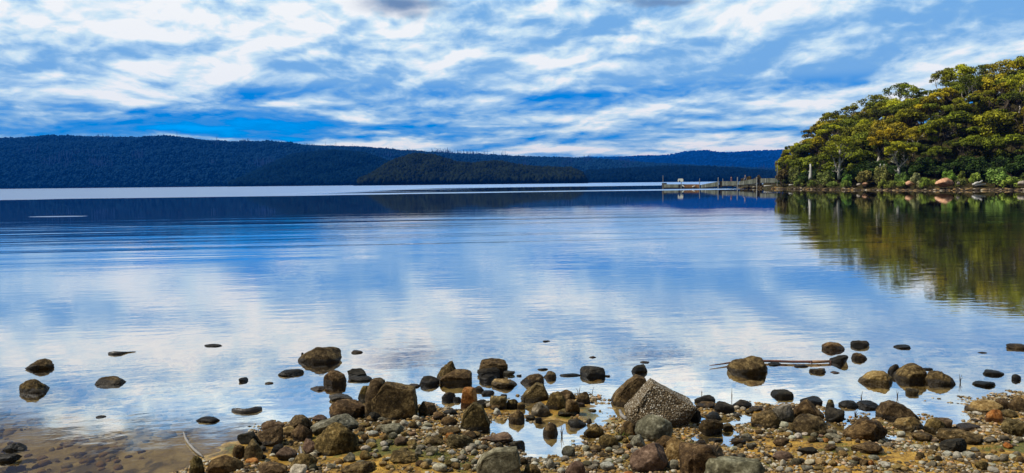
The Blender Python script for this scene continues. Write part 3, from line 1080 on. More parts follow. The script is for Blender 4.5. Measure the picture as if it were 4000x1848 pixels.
feature_tree(1, 3278, 696, 4.4,
             [([(3278, 700), (3276, 672), (3280, 640), (3280, 600), (3286, 565)], .34, .10), ([(3276, 672), (3264, 648), (3256, 620), (3248, 606)], .18, .06),
              ([(3280, 650), (3288, 632), (3298, 606), (3300, 590), (3312, 568)], .17, .05), ([(3276, 672), (3262, 668), (3252, 670)], .08, .03),
              ([(3284, 605), (3276, 585), (3270, 570)], .09, .04), ([(3300, 620), (3318, 610), (3326, 600)], .07, .03), ([(3286, 640), (3296, 625)], .08, .03)],
             [(3240, 600, 30, 16), (3222, 582, 24, 15), (3262, 578, 28, 14), (3290, 558, 34, 18), (3318, 545, 34, 18), (3342, 555, 26, 16), (3340, 578, 24, 14), (3275, 540, 28, 15), (3312, 585, 18, 12), (3275, 612, 14, 8), (3250, 560, 26, 15)],
             "forked tree with pale branching limbs and airy olive crown, left on the wooded shore", m_bark, (.95, 1.05, 1.1), .3)
feature_tree(2, 3512, 684, 7.0,
             [([(3512, 690), (3511, 672), (3510, 655)], .30, .24), ([(3510, 655), (3502, 638), (3494, 622), (3488, 605), (3476, 606)], .18, .06),
              ([(3510, 655), (3524, 644), (3536, 632), (3548, 615)], .16, .05), ([(3514, 658), (3530, 650), (3550, 648)], .07, .03),
              ([(3494, 622), (3500, 600), (3508, 585)], .10, .04), ([(3500, 636), (3490, 632), (3480, 620)], .07, .03), ([(3536, 632), (3530, 612), (3532, 590)], .09, .03)],
             [(3470, 598, 20, 12), (3482, 582, 28, 15), (3510, 570, 32, 15), (3545, 572, 30, 15), (3560, 590, 24, 13), (3530, 590, 28, 12), (3500, 560, 22, 10), (3575, 578, 18, 12)],
             "umbrella-shaped tree with a pale forked trunk and bright green top, standing over dark shade", m_bark, (1.25, 1.3, 1.0), .3)
feature_tree(3, 3432, 650, 13.0,
             [([(3432, 655), (3429, 630), (3434, 612), (3434, 600), (3430, 580), (3434, 568)], .26, .10), ([(3434, 600), (3446, 580)], .08, .03)],
             [(3400, 548, 30, 16), (3428, 530, 34, 18), (3455, 520, 34, 18), (3478, 532, 30, 16), (3418, 566, 26, 12), (3440, 555, 26, 14), (3480, 510, 26, 14)],
             "tree with a curving pale trunk and golden crown behind the big brown-tinged shrub", m_bark, (1.6, 1.25, .8), .25)


def dead_snag(px, D, pts, r0, r1, label, extra=()):
    x, y, z = shore_point(px, D)
    mb = MB()
    P_ = [at_y(a, b, y) - np.array((x, y, z)) for a, b in pts]
    n = len(P_)
    mb.tube([tuple(p) for p in P_], [r0 + (r1 - r0) * i / (n - 1) for i in range(n)], 8)
    for ex in extra:
        Q = [at_y(a, b, y) - np.array((x, y, z)) for a, b in ex]
        mb.tube([tuple(p) for p in Q], [r1 * .7, r1 * .45, r1 * .2][:len(Q)], 5)
    o = mb.build('dead_tree', m_dead, None, True)
    o.location = (x, y, z)
    tag(o, label, 'dead trunk', 'bleached dead trunks')


dead_snag(3167, 3.6, [(3166, 702), (3166, 690), (3167, 672), (3167, 655), (3165, 640)], .48, .16, "tall bleached white dead trunk standing at the shore right of the tip shrub", [[(3166, 675), (3161, 672), (3157, 668)]])
dead_snag(3437, 8.0, [(3437, 668), (3438, 655), (3439, 640)], .16, .08, "short thin dead stub, left one of the two behind the big olive grey shrub")
dead_snag(3453, 8.0, [(3452, 668), (3453, 655), (3454, 641)], .15, .07, "short thin dead stub, right one of the two behind the big olive grey shrub")
for k, (cx, cy, sc, lab) in enumerate([(3712, 460, 1.0, "leafless tree with white twisting branches high in the forest canopy"),
                                        (3700, 520, .7, "smaller leafless tree with pale twigs below the other one in the canopy")]):
    Dd = 43.0 if k == 0 else 30.0
    x, y, z = shore_point(cx + 20, Dd)
    rs = np.random.RandomState(90 + k)
    mb = MB()
    b0 = at_y(cx + 22, cy + 60, y) - np.array((x, y, z))
    b0[2] = min(b0[2], 3)
    mb.tube([(b0[0], 0, -.2), (b0[0], 0, b0[2]), tuple(at_y(cx + 18, cy + 18, y) - np.array((x, y, z)))], [.3, .25, .16], 7)
    fk = at_y(cx + 18, cy + 18, y) - np.array((x, y, z))
    for j in range(11):
        e = at_y(cx + rs.uniform(-60, 30) * sc, cy + rs.uniform(-40, 20) * sc, y) - np.array((x, y, z)) + np.array((0, rs.uniform(-2.5, 0), 0))
        pts = branch_pts(fk, e, rs, .1, 5)
        mb.tube(pts, [.12, .10, .09, .07, .05, .03], 5, 0, False)
        for _ in range(3):
            s = pts[rs.randint(2, 5)]
            mb.tube(branch_pts(s, np.array(s) + rs.uniform(-1.2, 1.2, 3), rs, .1, 3), [.05, .04, .03, .02], 4, 0, False)
    o = mb.build('dead_tree', m_dead, None, True)
    o.location = (x, y, z)
    tag(o, lab, 'dead tree', 'leafless trees in the canopy')

# ------------------------------------------------------------------ rocks
RK = {}


def rock_mat(key, a, b, c, spk=(0.45, 0.38, 0.25), spk_amt=0.5, scale=1.0, wet_z=0.05, bump=0.9, dark_amt=0.7):
    m_, g = mat("rock " + key)
    geo = g.n('ShaderNodeNewGeometry').outputs['Position']
    oi = g.n('ShaderNodeObjectInfo')
    t = g.v('ADD', geo, g.v('SCALE', (13.0, 7.0, 3.0), None))
    g.put(t.node.inputs[1].links[0].from_node.inputs['Scale'], oi.outputs['Random'])
    n1 = g.noise(t, 6 * scale, 6, 0.65)
    n2 = g.noise(t, 24 * scale, 5, 0.7)
    n3 = g.noise(t, 60 * scale, 3, 0.75)
    f = g.m('ADD', g.m('MULTIPLY', n1, 0.55), g.m('MULTIPLY', n2, 0.45))
    col = g.ramp(f, [(0.36, a), (0.50, b), (0.64, c)])
    s1 = g.rng(g.m('ADD', g.m('MULTIPLY', n3, 0.7), g.m('MULTIPLY', n2, 0.3)), 0.56, 0.64, 0, spk_amt)
    col = g.mix(s1, col, spk)
    d1 = g.rng(n3, 0.46, 0.36, 0, dark_amt)
    col = g.mix(d1, col, (a[0] * .35, a[1] * .35, a[2] * .35))
    px_, py_, pz_ = g.xyz(geo)
    wet = g.rng(g.m('ADD', pz_, g.m('MULTIPLY', g.m('SUBTRACT', n1, 0.5), 0.05)), wet_z + 0.012, wet_z - 0.012)
    dk = g.v('SCALE', col)
    g.put(dk.node.inputs['Scale'], g.m('SUBTRACT', 1.0, g.m('MULTIPLY', wet, 0.70)))
    col = g.mix(1.0, dk, oi.outputs['Color'], 'MULTIPLY')
    hgt = g.m('ADD', g.m('MULTIPLY', n2, 0.6), g.m('MULTIPLY', n3, 0.35))
    finish(g, principled(g, col, g.rng(wet, 0, 1, 0.9, 0.55), g.bump(hgt, bump, 0.02), g.rng(wet, 0, 1, 0.12, 0.22)))
    RK[key] = m_


rock_mat('brown', (0.022, 0.014, 0.007), (0.070, 0.045, 0.021), (0.20, 0.135, 0.062), (0.42, 0.33, 0.19), 0.32)
rock_mat('olive', (0.024, 0.017, 0.007), (0.078, 0.056, 0.022), (0.235, 0.165, 0.065), (0.48, 0.39, 0.22), 0.42)
rock_mat('black', (0.008, 0.0075, 0.007), (0.020, 0.018, 0.015), (0.05, 0.042, 0.032), (0.22, 0.19, 0.14), 0.15, bump=0.5, dark_amt=0.3)
rock_mat('grey', (0.045, 0.040, 0.028), (0.115, 0.102, 0.072), (0.30, 0.27, 0.21), (0.5, 0.47, 0.40), 0.28, bump=0.45, dark_amt=0.4)
rock_mat('pink', (0.036, 0.021, 0.014), (0.095, 0.062, 0.041), (0.19, 0.13, 0.088), (0.5, 0.38, 0.28), 0.22, scale=1.3, bump=0.5, dark_amt=0.4)
rock_mat('orange', (0.10, 0.035, 0.010), (0.26, 0.10, 0.025), (0.45, 0.21, 0.06), (0.6, 0.45, 0.25), 0.35)
rock_mat('tan', (0.075, 0.048, 0.018), (0.19, 0.125, 0.048), (0.34, 0.25, 0.11), (0.6, 0.5, 0.32), 0.4)
rock_mat('pale', (0.17, 0.155, 0.12), (0.34, 0.315, 0.255), (0.50, 0.47, 0.40), (0.75, 0.72, 0.65), 0.4, wet_z=0.01, bump=0.5)
rock_mat('farpink', (0.30, 0.14, 0.08), (0.55, 0.30, 0.17), (0.70, 0.45, 0.30), (0.8, 0.7, 0.55), 0.4, 0.12)
rock_mat('farpale', (0.18, 0.15, 0.11), (0.38, 0.33, 0.27), (0.55, 0.50, 0.42), (0.7, 0.68, 0.6), 0.4, 0.12)
# the pebbly conglomerate block
m_, g = mat("conglomerate")
geo = g.n('ShaderNodeTexCoord').outputs['Object']
vo = g.n('ShaderNodeTexVoronoi')
g.put(vo.inputs['Vector'], geo)
vo.inputs['Scale'].default_value = 62
v2 = g.vor(geo, 105)
cell = g.xyz(vo.outputs['Color'])[0]
peb = g.ramp(cell, [(0.1, (0.10, 0.075, 0.045)), (0.35, (0.30, 0.24, 0.15)), (0.6, (0.46, 0.39, 0.28)), (0.95, (0.74, 0.68, 0.56))])
on = g.m('MULTIPLY', g.rng(vo.outputs['Distance'], 0.58, 0.36), g.rng(g.noise(geo, 7, 5, 0.7), 0.34, 0.46))
cc = g.mix(on, g.ramp(g.noise(geo, 40, 4, .7), [(0.3, (0.05, 0.034, 0.016)), (0.7, (0.20, 0.14, 0.075))]), peb)
hb = g.m('ADD', g.rng(vo.outputs['Distance'], 0.7, 0.1), g.m('MULTIPLY', g.rng(v2, .6, .1), 0.4))
wz_ = g.xyz(g.n('ShaderNodeNewGeometry').outputs['Position'])[2]
cc = g.mix(g.rng(g.noise(geo, 2.6, 5, 0.65), 0.50, 0.66, 0, 0.6), cc, (0.10, 0.065, 0.03))
cc = g.mix(g.rng(g.m('ADD', wz_, g.m('MULTIPLY', g.noise(geo, 9, 3, .6), 0.08)), 0.17, 0.09, 0, 0.75), cc, (0.03, 0.022, 0.012))
finish(g, principled(g, cc, 0.8, g.bump(hb, 1.0, 0.014), 0.25))
RK['speckled'] = m_

ICO_V4, ICO_F4 = ICO[4]
ICO_V3, ICO_F3 = ICO[3]
ICO_V2, ICO_F2 = ICO[2]


POLY = {  # silhouettes of the biggest rocks (photo pixels), cut into solid, thick lumps below
    2438: [(2549, 1475), (2726, 1558), (2640, 1668), (2447, 1620), (2440, 1576)],
    1450: [(1490, 1500), (1508, 1489), (1622, 1510), (1634, 1590), (1605, 1633), (1560, 1645), (1458, 1610), (1450, 1540)],
    1425: [(1425, 1545), (1437, 1488), (1478, 1474), (1505, 1490), (1512, 1600), (1470, 1632), (1432, 1605)],
    1859: [(1859, 1805), (1882, 1765), (1935, 1744), (2020, 1742), (2034, 1795), (2032, 1872), (1872, 1872)],
    1793: [(1793, 1655), (1812, 1600), (1850, 1569), (1885, 1582), (1916, 1640), (1906, 1690), (1800, 1688)],
    3419: [(3419, 1605), (3440, 1572), (3478, 1562), (3545, 1582), (3593, 1622), (3585, 1652), (3430, 1648)],
    2385: [(2385, 1545), (2400, 1520), (2450, 1480), (2490, 1462), (2525, 1470), (2530, 1590), (2420, 1590)],
    2033: [(2033, 1570), (2060, 1525), (2100, 1495), (2125, 1500), (2145, 1540), (2143, 1575)],
}


def rock_shape(seed, kind, V):
    rs = np.random.RandomState(seed)
    P = V.copy()
    if isinstance(kind, int):
        q = np.array(POLY[kind], dtype=float)
        c0, h0 = (q.max(0) + q.min(0)) / 2, (q.max(0) - q.min(0)) / 2
        q = (q - c0) / h0
        q[:, 1] *= -1
        pl = []
        for i in range(len(q)):
            a, b = q[i], q[(i + 1) % len(q)]
            e = b - a
            nr = np.array((-e[1], 0.0, e[0]))
            if nr[0] * a[0] + nr[2] * a[1] < 0:
                nr = -nr
            nr /= np.linalg.norm(nr)
            dd = nr[0] * a[0] + nr[2] * a[1]
            pl.append((nr, dd))
        for nr, dd in (((.12, -1, .42), .62), ((-.15, 1, .2), .75), ((.5, -1, -.2), .80), ((-.6, -1, .1), .85)):
            nr = np.array(nr) / np.linalg.norm(nr)
            pl.append((nr, dd))
        P = P * 1.5
        for _ in range(10):
            for nr, dd in pl:
                ex = P @ nr - dd
                P = P - np.where(ex > 0, ex * .95, 0)[:, None] * nr
        P += V * (0.022 * fbm(V, seed + 2, 6.0, 4, 0.6) + 0.016 * fbm(V, seed + 3, 18.0, 3, 0.6))[:, None]
        return P / np.abs(P).max(0)
    if kind in ('block', 'hewn'):      # rounded box, or a box broken by a few fractures
        P = np.sign(P) * np.abs(P) ** (0.28 if kind == 'block' else 0.40)
        P *= np.array((1, .8, 1))
        for i in range(5 if kind == 'block' else 7):
            nrm = rs.normal(size=3)
            nrm /= np.linalg.norm(nrm)
            d = rs.uniform(.92, 1.12) if kind == 'block' else rs.uniform(.72, 1.0)
            ex = P @ nrm - d
            P = P - np.where(ex > 0, ex * .9, 0)[:, None] * nrm
        P += V * (0.02 * fbm(V, seed + 3, 14.0, 3, 0.6))[:, None]
        P += 0.035 * fbm(P, seed, 3.5, 4)[:, None] * V
        P = P / np.abs(P).max(0)
        return P
    nc = {'round': 13, 'ang': 14, 'flat': 12, 'slab': 12, 'cone': 10}[kind]
    lo, hi = {'round': (.68, .94), 'ang': (.52, .82), 'flat': (.55, .9), 'slab': (.5, .8), 'cone': (.6, .85)}[kind]
    P *= 1 + (0.16 if kind == 'round' else 0.10) * fbm(V, seed + 1, 1.6, 2)[:, None]
    if kind == 'cone':
        k = 1 - 0.42 * np.clip(P[:, 2], -0.4, 1)
        P[:, 0] *= k
        P[:, 1] *= k
        P[:, 2] = np.minimum(P[:, 2], .86 + .1 * P[:, 0] + (P[:, 2] - .86) * .3)
    for i in range(nc):
        nrm = rs.normal(size=3)
        if kind in ('slab', 'flat') and i == 0:
            nrm = np.array((rs.uniform(-.25, .25), rs.uniform(-.25, .15), 1.0))
        nrm /= np.linalg.norm(nrm)
        d = rs.uniform(lo, hi)
        ex = P @ nrm - d
        soft = 0.10 if kind in ('ang', 'slab', 'cone') else 0.22
        P = P - np.where(ex > 0, ex * (1 - soft), 0)[:, None] * nrm
    P += V * (0.06 * fbm(V, seed + 2, 4.5, 4, 0.6) + (0.020 if kind != 'round' else 0.008) * fbm(V, seed + 3, 16.0, 3, 0.6))[:, None]
    c = (P.max(0) + P.min(0)) / 2
    P = P - c
    return P / np.abs(P).max(0)


def fit_rock(px0, px1, yt, yb, seed, kind, V, tilt=0.0, lean=0.0, depth=0.72, gz=None, sink=0.35, hmin=0.012, iters=9):
    """size and place a rock at its own spot on the ground so that it shows as large as in the photo"""
    P = rock_shape(seed, kind, V)
    if tilt or lean:
        rm = np.array(Euler((lean, tilt, 0)).to_matrix())
        P = (P * np.array((1, .55, .66) if kind == 'block' else (1, .8, .8))) @ rm.T
        c = (P.max(0) + P.min(0)) / 2
        P = (P - c) / np.abs(P - c).max(0)
    w_px, h_px = px1 - px0, yb - yt
    xc = (px0 + px1) / 2
    hit = at_z(xc, yb, 0.0)
    for _ in range(3):
        g0 = float(ground_z(hit[0], hit[1])[0]) if gz is None else gz
        g0 = max(g0, 0.0)
        hit = at_z(xc, yb, g0)
    d = hit[1]
    sx = w_px / 2 / FPX * d
    ppm = FPX * CAM_H / d ** 2
    sy = min(sx * depth, 0.62 * h_px / ppm / 2 + 0.004)
    cx, cy = hit[0], hit[1] + sy * 0.9
    H = max(hmin, (h_px - 2 * sy * ppm * .6) / FPX * d)
    for it in range(iters):
        S = sink * H
        Wv = np.stack([P[:, 0] * sx + cx, P[:, 1] * sy + cy, (P[:, 2] + 1) / 2 * (H + S) + g0 - S], 1)
        vis = Wv[:, 2] > g0 - 0.004
        X, Y = project(Wv[vis])
        ex = (X.max() + X.min()) / 2 - xc
        cx -= ex / FPX * cy
        sx *= np.clip(w_px / (X.max() - X.min()), .6, 1.6)
        cy += np.clip((Y.max() - yb) / (FPX * CAM_H / cy ** 2), -.3, .3) * 0.8
        et = (Y.min() - yt)
        H2 = H + et / FPX * cy * 0.8
        if H2 < hmin:
            sy *= 0.8
            H2 = hmin
        H = H2
    return P, (cx, cy, g0), (sx, sy, H), S, Wv


ALL_ROCKS = []     # for labels: centre px, label


# x0, x1, ytop, ybase, shape, colour, label or '' , options
ROCKS = [
    (97, 213, 1400, 1446, 'cone', 'brown', "brown wedge-shaped rock standing in the water, upper one of the pair at the far left", 'W'),
    (74, 196, 1480, 1538, 'cone', 'brown', "dark brown rock in the water, lower one of the pair at the far left", 'W'),
    (366, 496, 1468, 1508, 'round', 'brown', "lone dark domed rock in the open water between the far-left pair and the driftwood", 'W'),
    (798, 868, 1343, 1357, 'flat', 'black', "low black rock farthest out in the left half of the shallows", 'W'),
    (932, 970, 1473, 1492, 'round', 'black', "small dark stub of rock alone in the water left of the rippled flat rock", 'W'),
    (763, 860, 1626, 1652, 'flat', 'black', "low dark oval rock just below the black driftwood", 'W'),
    (374, 416, 1622, 1636, 'flat', 'black', "barely exposed dark rock surrounded by a patch of shadowed weed at the left", 'W'),
    (8, 108, 1730, 1764, 'cone', 'black', "black pointed rock at the left edge, upper of two", 'W'),
    (-40, 88, 1772, 1806, 'slab', 'black', "black rock cut by the lower left edge", 'W'),
    (738, 800, 1780, 1860, 'cone', 'olive', "pointed olive brown rock at the lower left end of the rock pile", ''),
    (804, 955, 1777, 1852, 'round', 'brown', "rounded brown rock at the bottom left end of the rock pile", ''),
    (1163, 1336, 1354, 1420, 'round', 'brown', "large brown hump of rock farthest out, mirrored in the water left of centre", 'W'),
    (1176, 1187, 1377, 1386, 'round', 'black', "", 'W'),
    (1371, 1419, 1367, 1381, 'slab', 'brown', "small low brown rock right of the large far hump", 'W'),
    (1085, 1188, 1441, 1470, 'flat', 'black', "flat dark rock awash in ripples below the large far hump", 'W'),
    (1034, 1068, 1491, 1502, 'flat', 'brown', "", 'W'),
    (1263, 1354, 1444, 1506, 'round', 'brown', "round brown rock with yellow underwater base, above the big angular boulder", 'W'),
    (1212, 1272, 1507, 1528, 'slab', 'pink', "small reddish rock left of the round brown rock", 'W'),
    (1284, 1379, 1537, 1568, 'flat', 'grey', "flat grey rock between the round brown rock and the big angular boulder", 'W'),
    (1356, 1434, 1438, 1478, 'slab', 'black', "dark wedge rock, rear one of the pair behind the big angular boulder", 'W'),
    (1362, 1456, 1467, 1490, 'flat', 'black', "dark low rock, front one of the pair behind the big angular boulder", 'W'),
    (1398, 1470, 1505, 1560, 'round', 'olive', "olive rock peeping out left of the big angular boulder", 'W'),
    (1425, 1512, 1474, 1632, 'hewn', 'brown', "narrow brown shoulder block leaning on the left of the big angular boulder", ''),
    (1450, 1635, 1489, 1645, 'block', 'brown', "big angular brown boulder, tallest of the rock pile left of centre", 'B'),
    (1590, 1642, 1498, 1514, 'flat', 'pink', "", 'W'),
    (1633, 1705, 1567, 1625, 'round', 'brown', "brown boulder just right of the big angular boulder", ''),
    (1285, 1436, 1558, 1640, 'round', 'brown', "smooth brown boulder left of the big angular boulder", ''),
    (1212, 1402, 1616, 1700, 'slab', 'grey', "flat-topped grey slab behind the mossy dome boulder", ''),
    (1225, 1403, 1648, 1782, 'round', 'olive', "large mossy dark dome boulder in the middle of the left rock pile", 'B'),
    (1130, 1222, 1619, 1690, 'ang', 'brown', "brown rock at the top edge of the pile, left of the grey slab", ''),
    (1218, 1278, 1619, 1650, 'round', 'pink', "small reddish rock at the water's edge behind the grey slab", ''),
    (1019, 1112, 1643, 1700, 'round', 'pink', "reddish brown rock at the waterline at the left of the pile", ''),
    (999, 1108, 1661, 1746, 'ang', 'brown', "angular brown-grey rock in front of the reddish waterline rock", ''),
    (1089, 1156, 1664, 1708, 'round', 'tan', "tan rock wedged between brown rocks left of the grey slab", ''),
    (1135, 1222, 1655, 1725, 'ang', 'brown', "", ''),
    (1181, 1236, 1711, 1778, 'ang', 'pink', "reddish block touching the left of the mossy dome boulder", ''),
    (1075, 1162, 1742, 1800, 'ang', 'pink', "pinkish angular rock left of the mossy dome boulder with water behind it", ''),
    (1057, 1114, 1733, 1778, 'slab', 'black', "", ''),
    (953, 1029, 1713, 1805, 'slab', 'brown', "upright dark slab with a sharp edge at the left end of the pile", ''),
    (907, 957, 1737, 1796, 'round', 'brown', "", ''),
    (926, 1013, 1682, 1738, 'slab', 'black', "dark sloping rock at the left waterline of the pile", ''),
    (956, 1012, 1787, 1816, 'flat', 'orange', "orange-brown oval cobble at the lower left of the pile", ''),
    (1130, 1242, 1770, 1848, 'cone', 'olive', "brown pointed rock below the mossy dome boulder to its left", ''),
    (1008, 1124, 1805, 1862, 'round', 'brown', "brown rock on the bottom edge of the picture left of the pale rock", ''),
    (1132, 1200, 1811, 1870, 'slab', 'pale', "pale grey rock on the bottom edge below the mossy dome boulder", ''),
    (1340, 1389, 1767, 1808, 'ang', 'grey', "grey cobble just right of the foot of the mossy dome boulder", ''),
    (1328, 1467, 1800, 1858, 'flat', 'brown', "broad flat brown rock on the bottom edge right of the mossy dome boulder", ''),
    (1522, 1633, 1756, 1813, 'slab', 'olive', "flat brown block among pebbles below the big angular boulder", ''),
    (1485, 1578, 1652, 1702, 'flat', 'grey', "grey flat rock lying in pebbles at the foot of the big angular boulder", ''),
    (1538, 1600, 1704, 1742, 'round', 'pink', "reddish brown cobble among pebbles below the grey flat rock", ''),
    (1651, 1733, 1703, 1742, 'flat', 'brown', "dark brown flat rock in yellow sand left of the orange pebble", ''),
    (1704, 1800, 1409, 1488, 'cone', 'brown', "peaked brown rock at the back of the water pair left of centre", 'W'),
    (1718, 1844, 1441, 1502, 'round', 'brown', "broad brown rock with wet dark base, front one of the water pair left of centre", 'W'),
    (1638, 1717, 1467, 1508, 'round', 'black', "dark rock right of the big angular boulder, left of the water pair", 'W'),
    (1868, 1984, 1398, 1464, 'ang', 'brown', "topmost brown angular rock of the water cluster near the centre", 'W'),
    (1863, 1954, 1433, 1474, 'slab', 'black', "black rock in the middle of the central water cluster", 'W'),
    (1871, 1944, 1463, 1498, 'flat', 'black', "black rock at the front of the central water cluster", 'W'),
    (1918, 2021, 1479, 1514, 'flat', 'tan', "flat tan tongue of rock at the front right of the central water cluster", 'W'),
    (1966, 2012, 1447, 1467, 'slab', 'grey', "", 'W'),
    (2017, 2038, 1463, 1472, 'flat', 'black', "", 'W'),
    (2032, 2126, 1459, 1504, 'round', 'brown', "oval brown rock behind the tall peaked rock at centre", 'W'),
    (2121, 2174, 1449, 1480, 'round', 'brown', "small round brown rock right of the oval brown rock at centre", 'W'),
    (2099, 2141, 1438, 1447, 'flat', 'black', "", 'W'),
    (2185, 2272, 1458, 1472, 'flat', 'black', "long flat black rock left of the black block in the water", 'W'),
    (2265, 2365, 1429, 1474, 'hewn', 'black', "black block-shaped rock alone in the water at centre", 'W'),
    (2364, 2384, 1465, 1473, 'flat', 'brown', "", 'W'),
    (2300, 2331, 1391, 1399, 'flat', 'pink', "", 'W'),
    (2120, 2150, 1329, 1337, 'slab', 'black', "tiny dark rock tip farthest out at the centre of the shallows", 'W'),
    (1725, 1780, 1531, 1568, 'round', 'black', "round black rock in the water left of the upright orange-brown rock", 'W'),
    (1768, 1802, 1550, 1568, 'flat', 'black', "", 'W'),
    (1799, 1867, 1511, 1592, 'hewn', 'orange', "upright orange-brown angular rock behind the large conical boulder", 'D'),
    (1849, 1892, 1507, 1529, 'slab', 'brown', "", 'W'),
    (1879, 1932, 1524, 1545, 'flat', 'black', "", 'W'),
    (1860, 1905, 1560, 1596, 'ang', 'black', "black rock between the upright rock and the olive rock", ''),
    (1952, 1981, 1539, 1558, 'round', 'black', "", 'W'),
    (1730, 1788, 1597, 1625, 'flat', 'black', "flat dark rock in the inlet left of the large conical boulder", 'W'),
    (1913, 1980, 1545, 1600, 'round', 'olive', "olive brown rock right of the large conical boulder", ''),
    (1977, 2026, 1559, 1598, 'round', 'olive', "", ''),
    (1915, 1955, 1580, 1602, 'flat', 'brown', "", ''),
    (1793, 1916, 1569, 1690, 'cone', 'olive', "large conical olive brown boulder left of the central pool", 'B'),
    (1926, 1958, 1594, 1622, 'round', 'pale', "pale round pebble right of the large conical boulder", ''),
    (2033, 2145, 1494, 1575, 'cone', 'olive', "tall peaked olive rock at the top of the centre rock cluster", 'B'),
    (2132, 2212, 1528, 1605, 'round', 'olive', "rounded olive rock right of the tall peaked rock", ''),
    (2171, 2248, 1522, 1578, 'round', 'brown', "brown rock at the back right of the centre rock cluster", ''),
    (2206, 2266, 1558, 1625, 'ang', 'brown', "dark brown rock at the right end of the centre rock cluster", ''),
    (2249, 2306, 1530, 1580, 'round', 'brown', "brown rock in the water with thin reeds behind, right of the centre cluster", 'W'),
    (2246, 2286, 1572, 1594, 'flat', 'pink', "", 'W'),
    (2296, 2330, 1597, 1609, 'flat', 'tan', "", 'W'),
    (2075, 2153, 1569, 1628, 'ang', 'grey', "grey streaked rock at the front of the centre rock cluster", ''),
    (1986, 2050, 1602, 1654, 'round', 'brown', "brown rock at the top of the central pool, left of the grey streaked rock", 'W'),
    (2020, 2052, 1570, 1600, 'round', 'brown', "", ''),
    (2052, 2092, 1620, 1640, 'round', 'olive', "", ''),
    (2091, 2117, 1630, 1654, 'round', 'black', "", ''),
    (2178, 2264, 1596, 1626, 'flat', 'olive', "", ''),
    (2217, 2291, 1634, 1670, 'flat', 'black', "flat dark rock in the pool right of the centre cluster", 'W'),
    (2291, 2313, 1634, 1658, 'round', 'grey', "", ''),
    (2120, 2180, 1650, 1702, 'round', 'brown', "round brown rock standing alone in the central pool", 'W'),
    (2279, 2364, 1652, 1710, 'ang', 'olive', "rough olive rock at the right side of the central pool", ''),
    (1879, 2003, 1686, 1735, 'slab', 'pink', "long dark reddish slab sloping into the central pool", ''),
    (1990, 2052, 1720, 1762, 'slab', 'black', "dark rock at the left bank of the central pool", ''),
    (1743, 1850, 1696, 1755, 'flat', 'olive', "mossy olive rock in front of the large conical boulder", ''),
    (1712, 1802, 1664, 1702, 'flat', 'brown', "brown flat rock left of the foot of the large conical boulder", ''),
    (1804, 1860, 1684, 1716, 'round', 'brown', "", ''),
    (1859, 2034, 1742, 1872, 'hewn', 'grey', "big square-cut grey and brown boulder at the bottom centre", 'B'),
    (2209, 2288, 1799, 1880, 'round', 'pink', "rounded brown-pink rock on the bottom edge right of centre", ''),
    (2193, 2247, 1740, 1790, 'ang', 'grey', "", ''),
    (2302, 2352, 1737, 1768, 'flat', 'brown', "", ''),
    (2339, 2416, 1696, 1752, 'round', 'olive', "", ''),
    (2045, 2112, 1811, 1864, 'flat', 'olive', "", ''),
    (2465, 2530, 1422, 1457, 'slab', 'black', "black wedge rock just behind the speckled tilted block", 'W'),
    (2499, 2537, 1410, 1420, 'flat', 'pink', "", 'W'),
    (2385, 2530, 1462, 1590, 'slab', 'brown', "smooth orange-brown boulder behind the left side of the speckled tilted block", 'D'),
    (2438, 2727, 1476, 1668, 'block', 'speckled', "huge tilted block studded with pale pebbles, largest rock on the beach", 'BT'),
    (2478, 2630, 1619, 1728, 'round', 'grey', "smooth oval grey-green boulder in front of the speckled tilted block", 'B'),
    (2424, 2486, 1643, 1708, 'round', 'brown', "brown rock left of the smooth oval grey-green boulder", ''),
    (2459, 2523, 1697, 1750, 'round', 'grey', "", ''),
    (2459, 2610, 1728, 1850, 'round', 'pink', "large purplish brown rounded boulder below the oval grey-green boulder", 'B'),
    (2599, 2707, 1706, 1805, 'round', 'tan', "orange-tan rounded boulder right of the purplish boulder", ''),
    (2650, 2848, 1726, 1868, 'round', 'brown', "broad brown speckled boulder in front of the orange-tan one", 'B'),
    (2749, 2990, 1780, 1905, 'slab', 'grey', "wide pale grey flat boulder cut by the bottom edge, right of centre", 'B'),
    (2606, 2652, 1795, 1838, 'round', 'grey', "", ''),
    (2712, 2795, 1542, 1578, 'flat', 'black', "flat black rock in the water right of the speckled tilted block", 'W'),
    (2717, 2793, 1567, 1598, 'flat', 'brown', "", ''),
    (2790, 2870, 1566, 1618, 'round', 'black', "dark domed rock at the waterline right of the speckled tilted block", ''),
    (2857, 2937, 1560, 1600, 'round', 'black', "dark rounded rock at the waterline behind the pale pebbles", ''),
    (2926, 2981, 1585, 1606, 'flat', 'brown', "", ''),
    (2932, 3050, 1598, 1678, 'round', 'olive', "rounded olive-tan boulder left of the grey boulder by the right-hand water", 'B'),
    (3009, 3104, 1576, 1660, 'round', 'grey', "smooth grey boulder leaning on the olive-tan boulder", ''),
    (2839, 2999, 1389, 1463, 'round', 'brown', "big dark brown domed rock out in the water, crossed behind by the long branch", 'WB'),
    (3000, 3051, 1414, 1430, 'flat', 'black', "", 'W'),
    (3009, 3101, 1520, 1555, 'round', 'black', "black rock in the water above the grey boulder", 'W'),
    (2728, 2826, 1636, 1702, 'flat', 'brown', "wet brown rock in the small pool right of the speckled tilted block", ''),
    (2763, 2824, 1709, 1725, 'flat', 'black', "", 'W'),
    (2717, 2759, 1715, 1742, 'round', 'brown', "", ''),
    (2818, 2866, 1652, 1684, 'flat', 'olive', "", ''),
    (2855, 2914, 1708, 1745, 'flat', 'brown', "", ''),
    (2892, 2946, 1692, 1728, 'ang', 'grey', "", ''),
    (2754, 2818, 1606, 1640, 'flat', 'black', "", ''),
    (3209, 3300, 1335, 1371, 'round', 'brown', "dark oval rock farthest out among the right-hand rocks", 'W'),
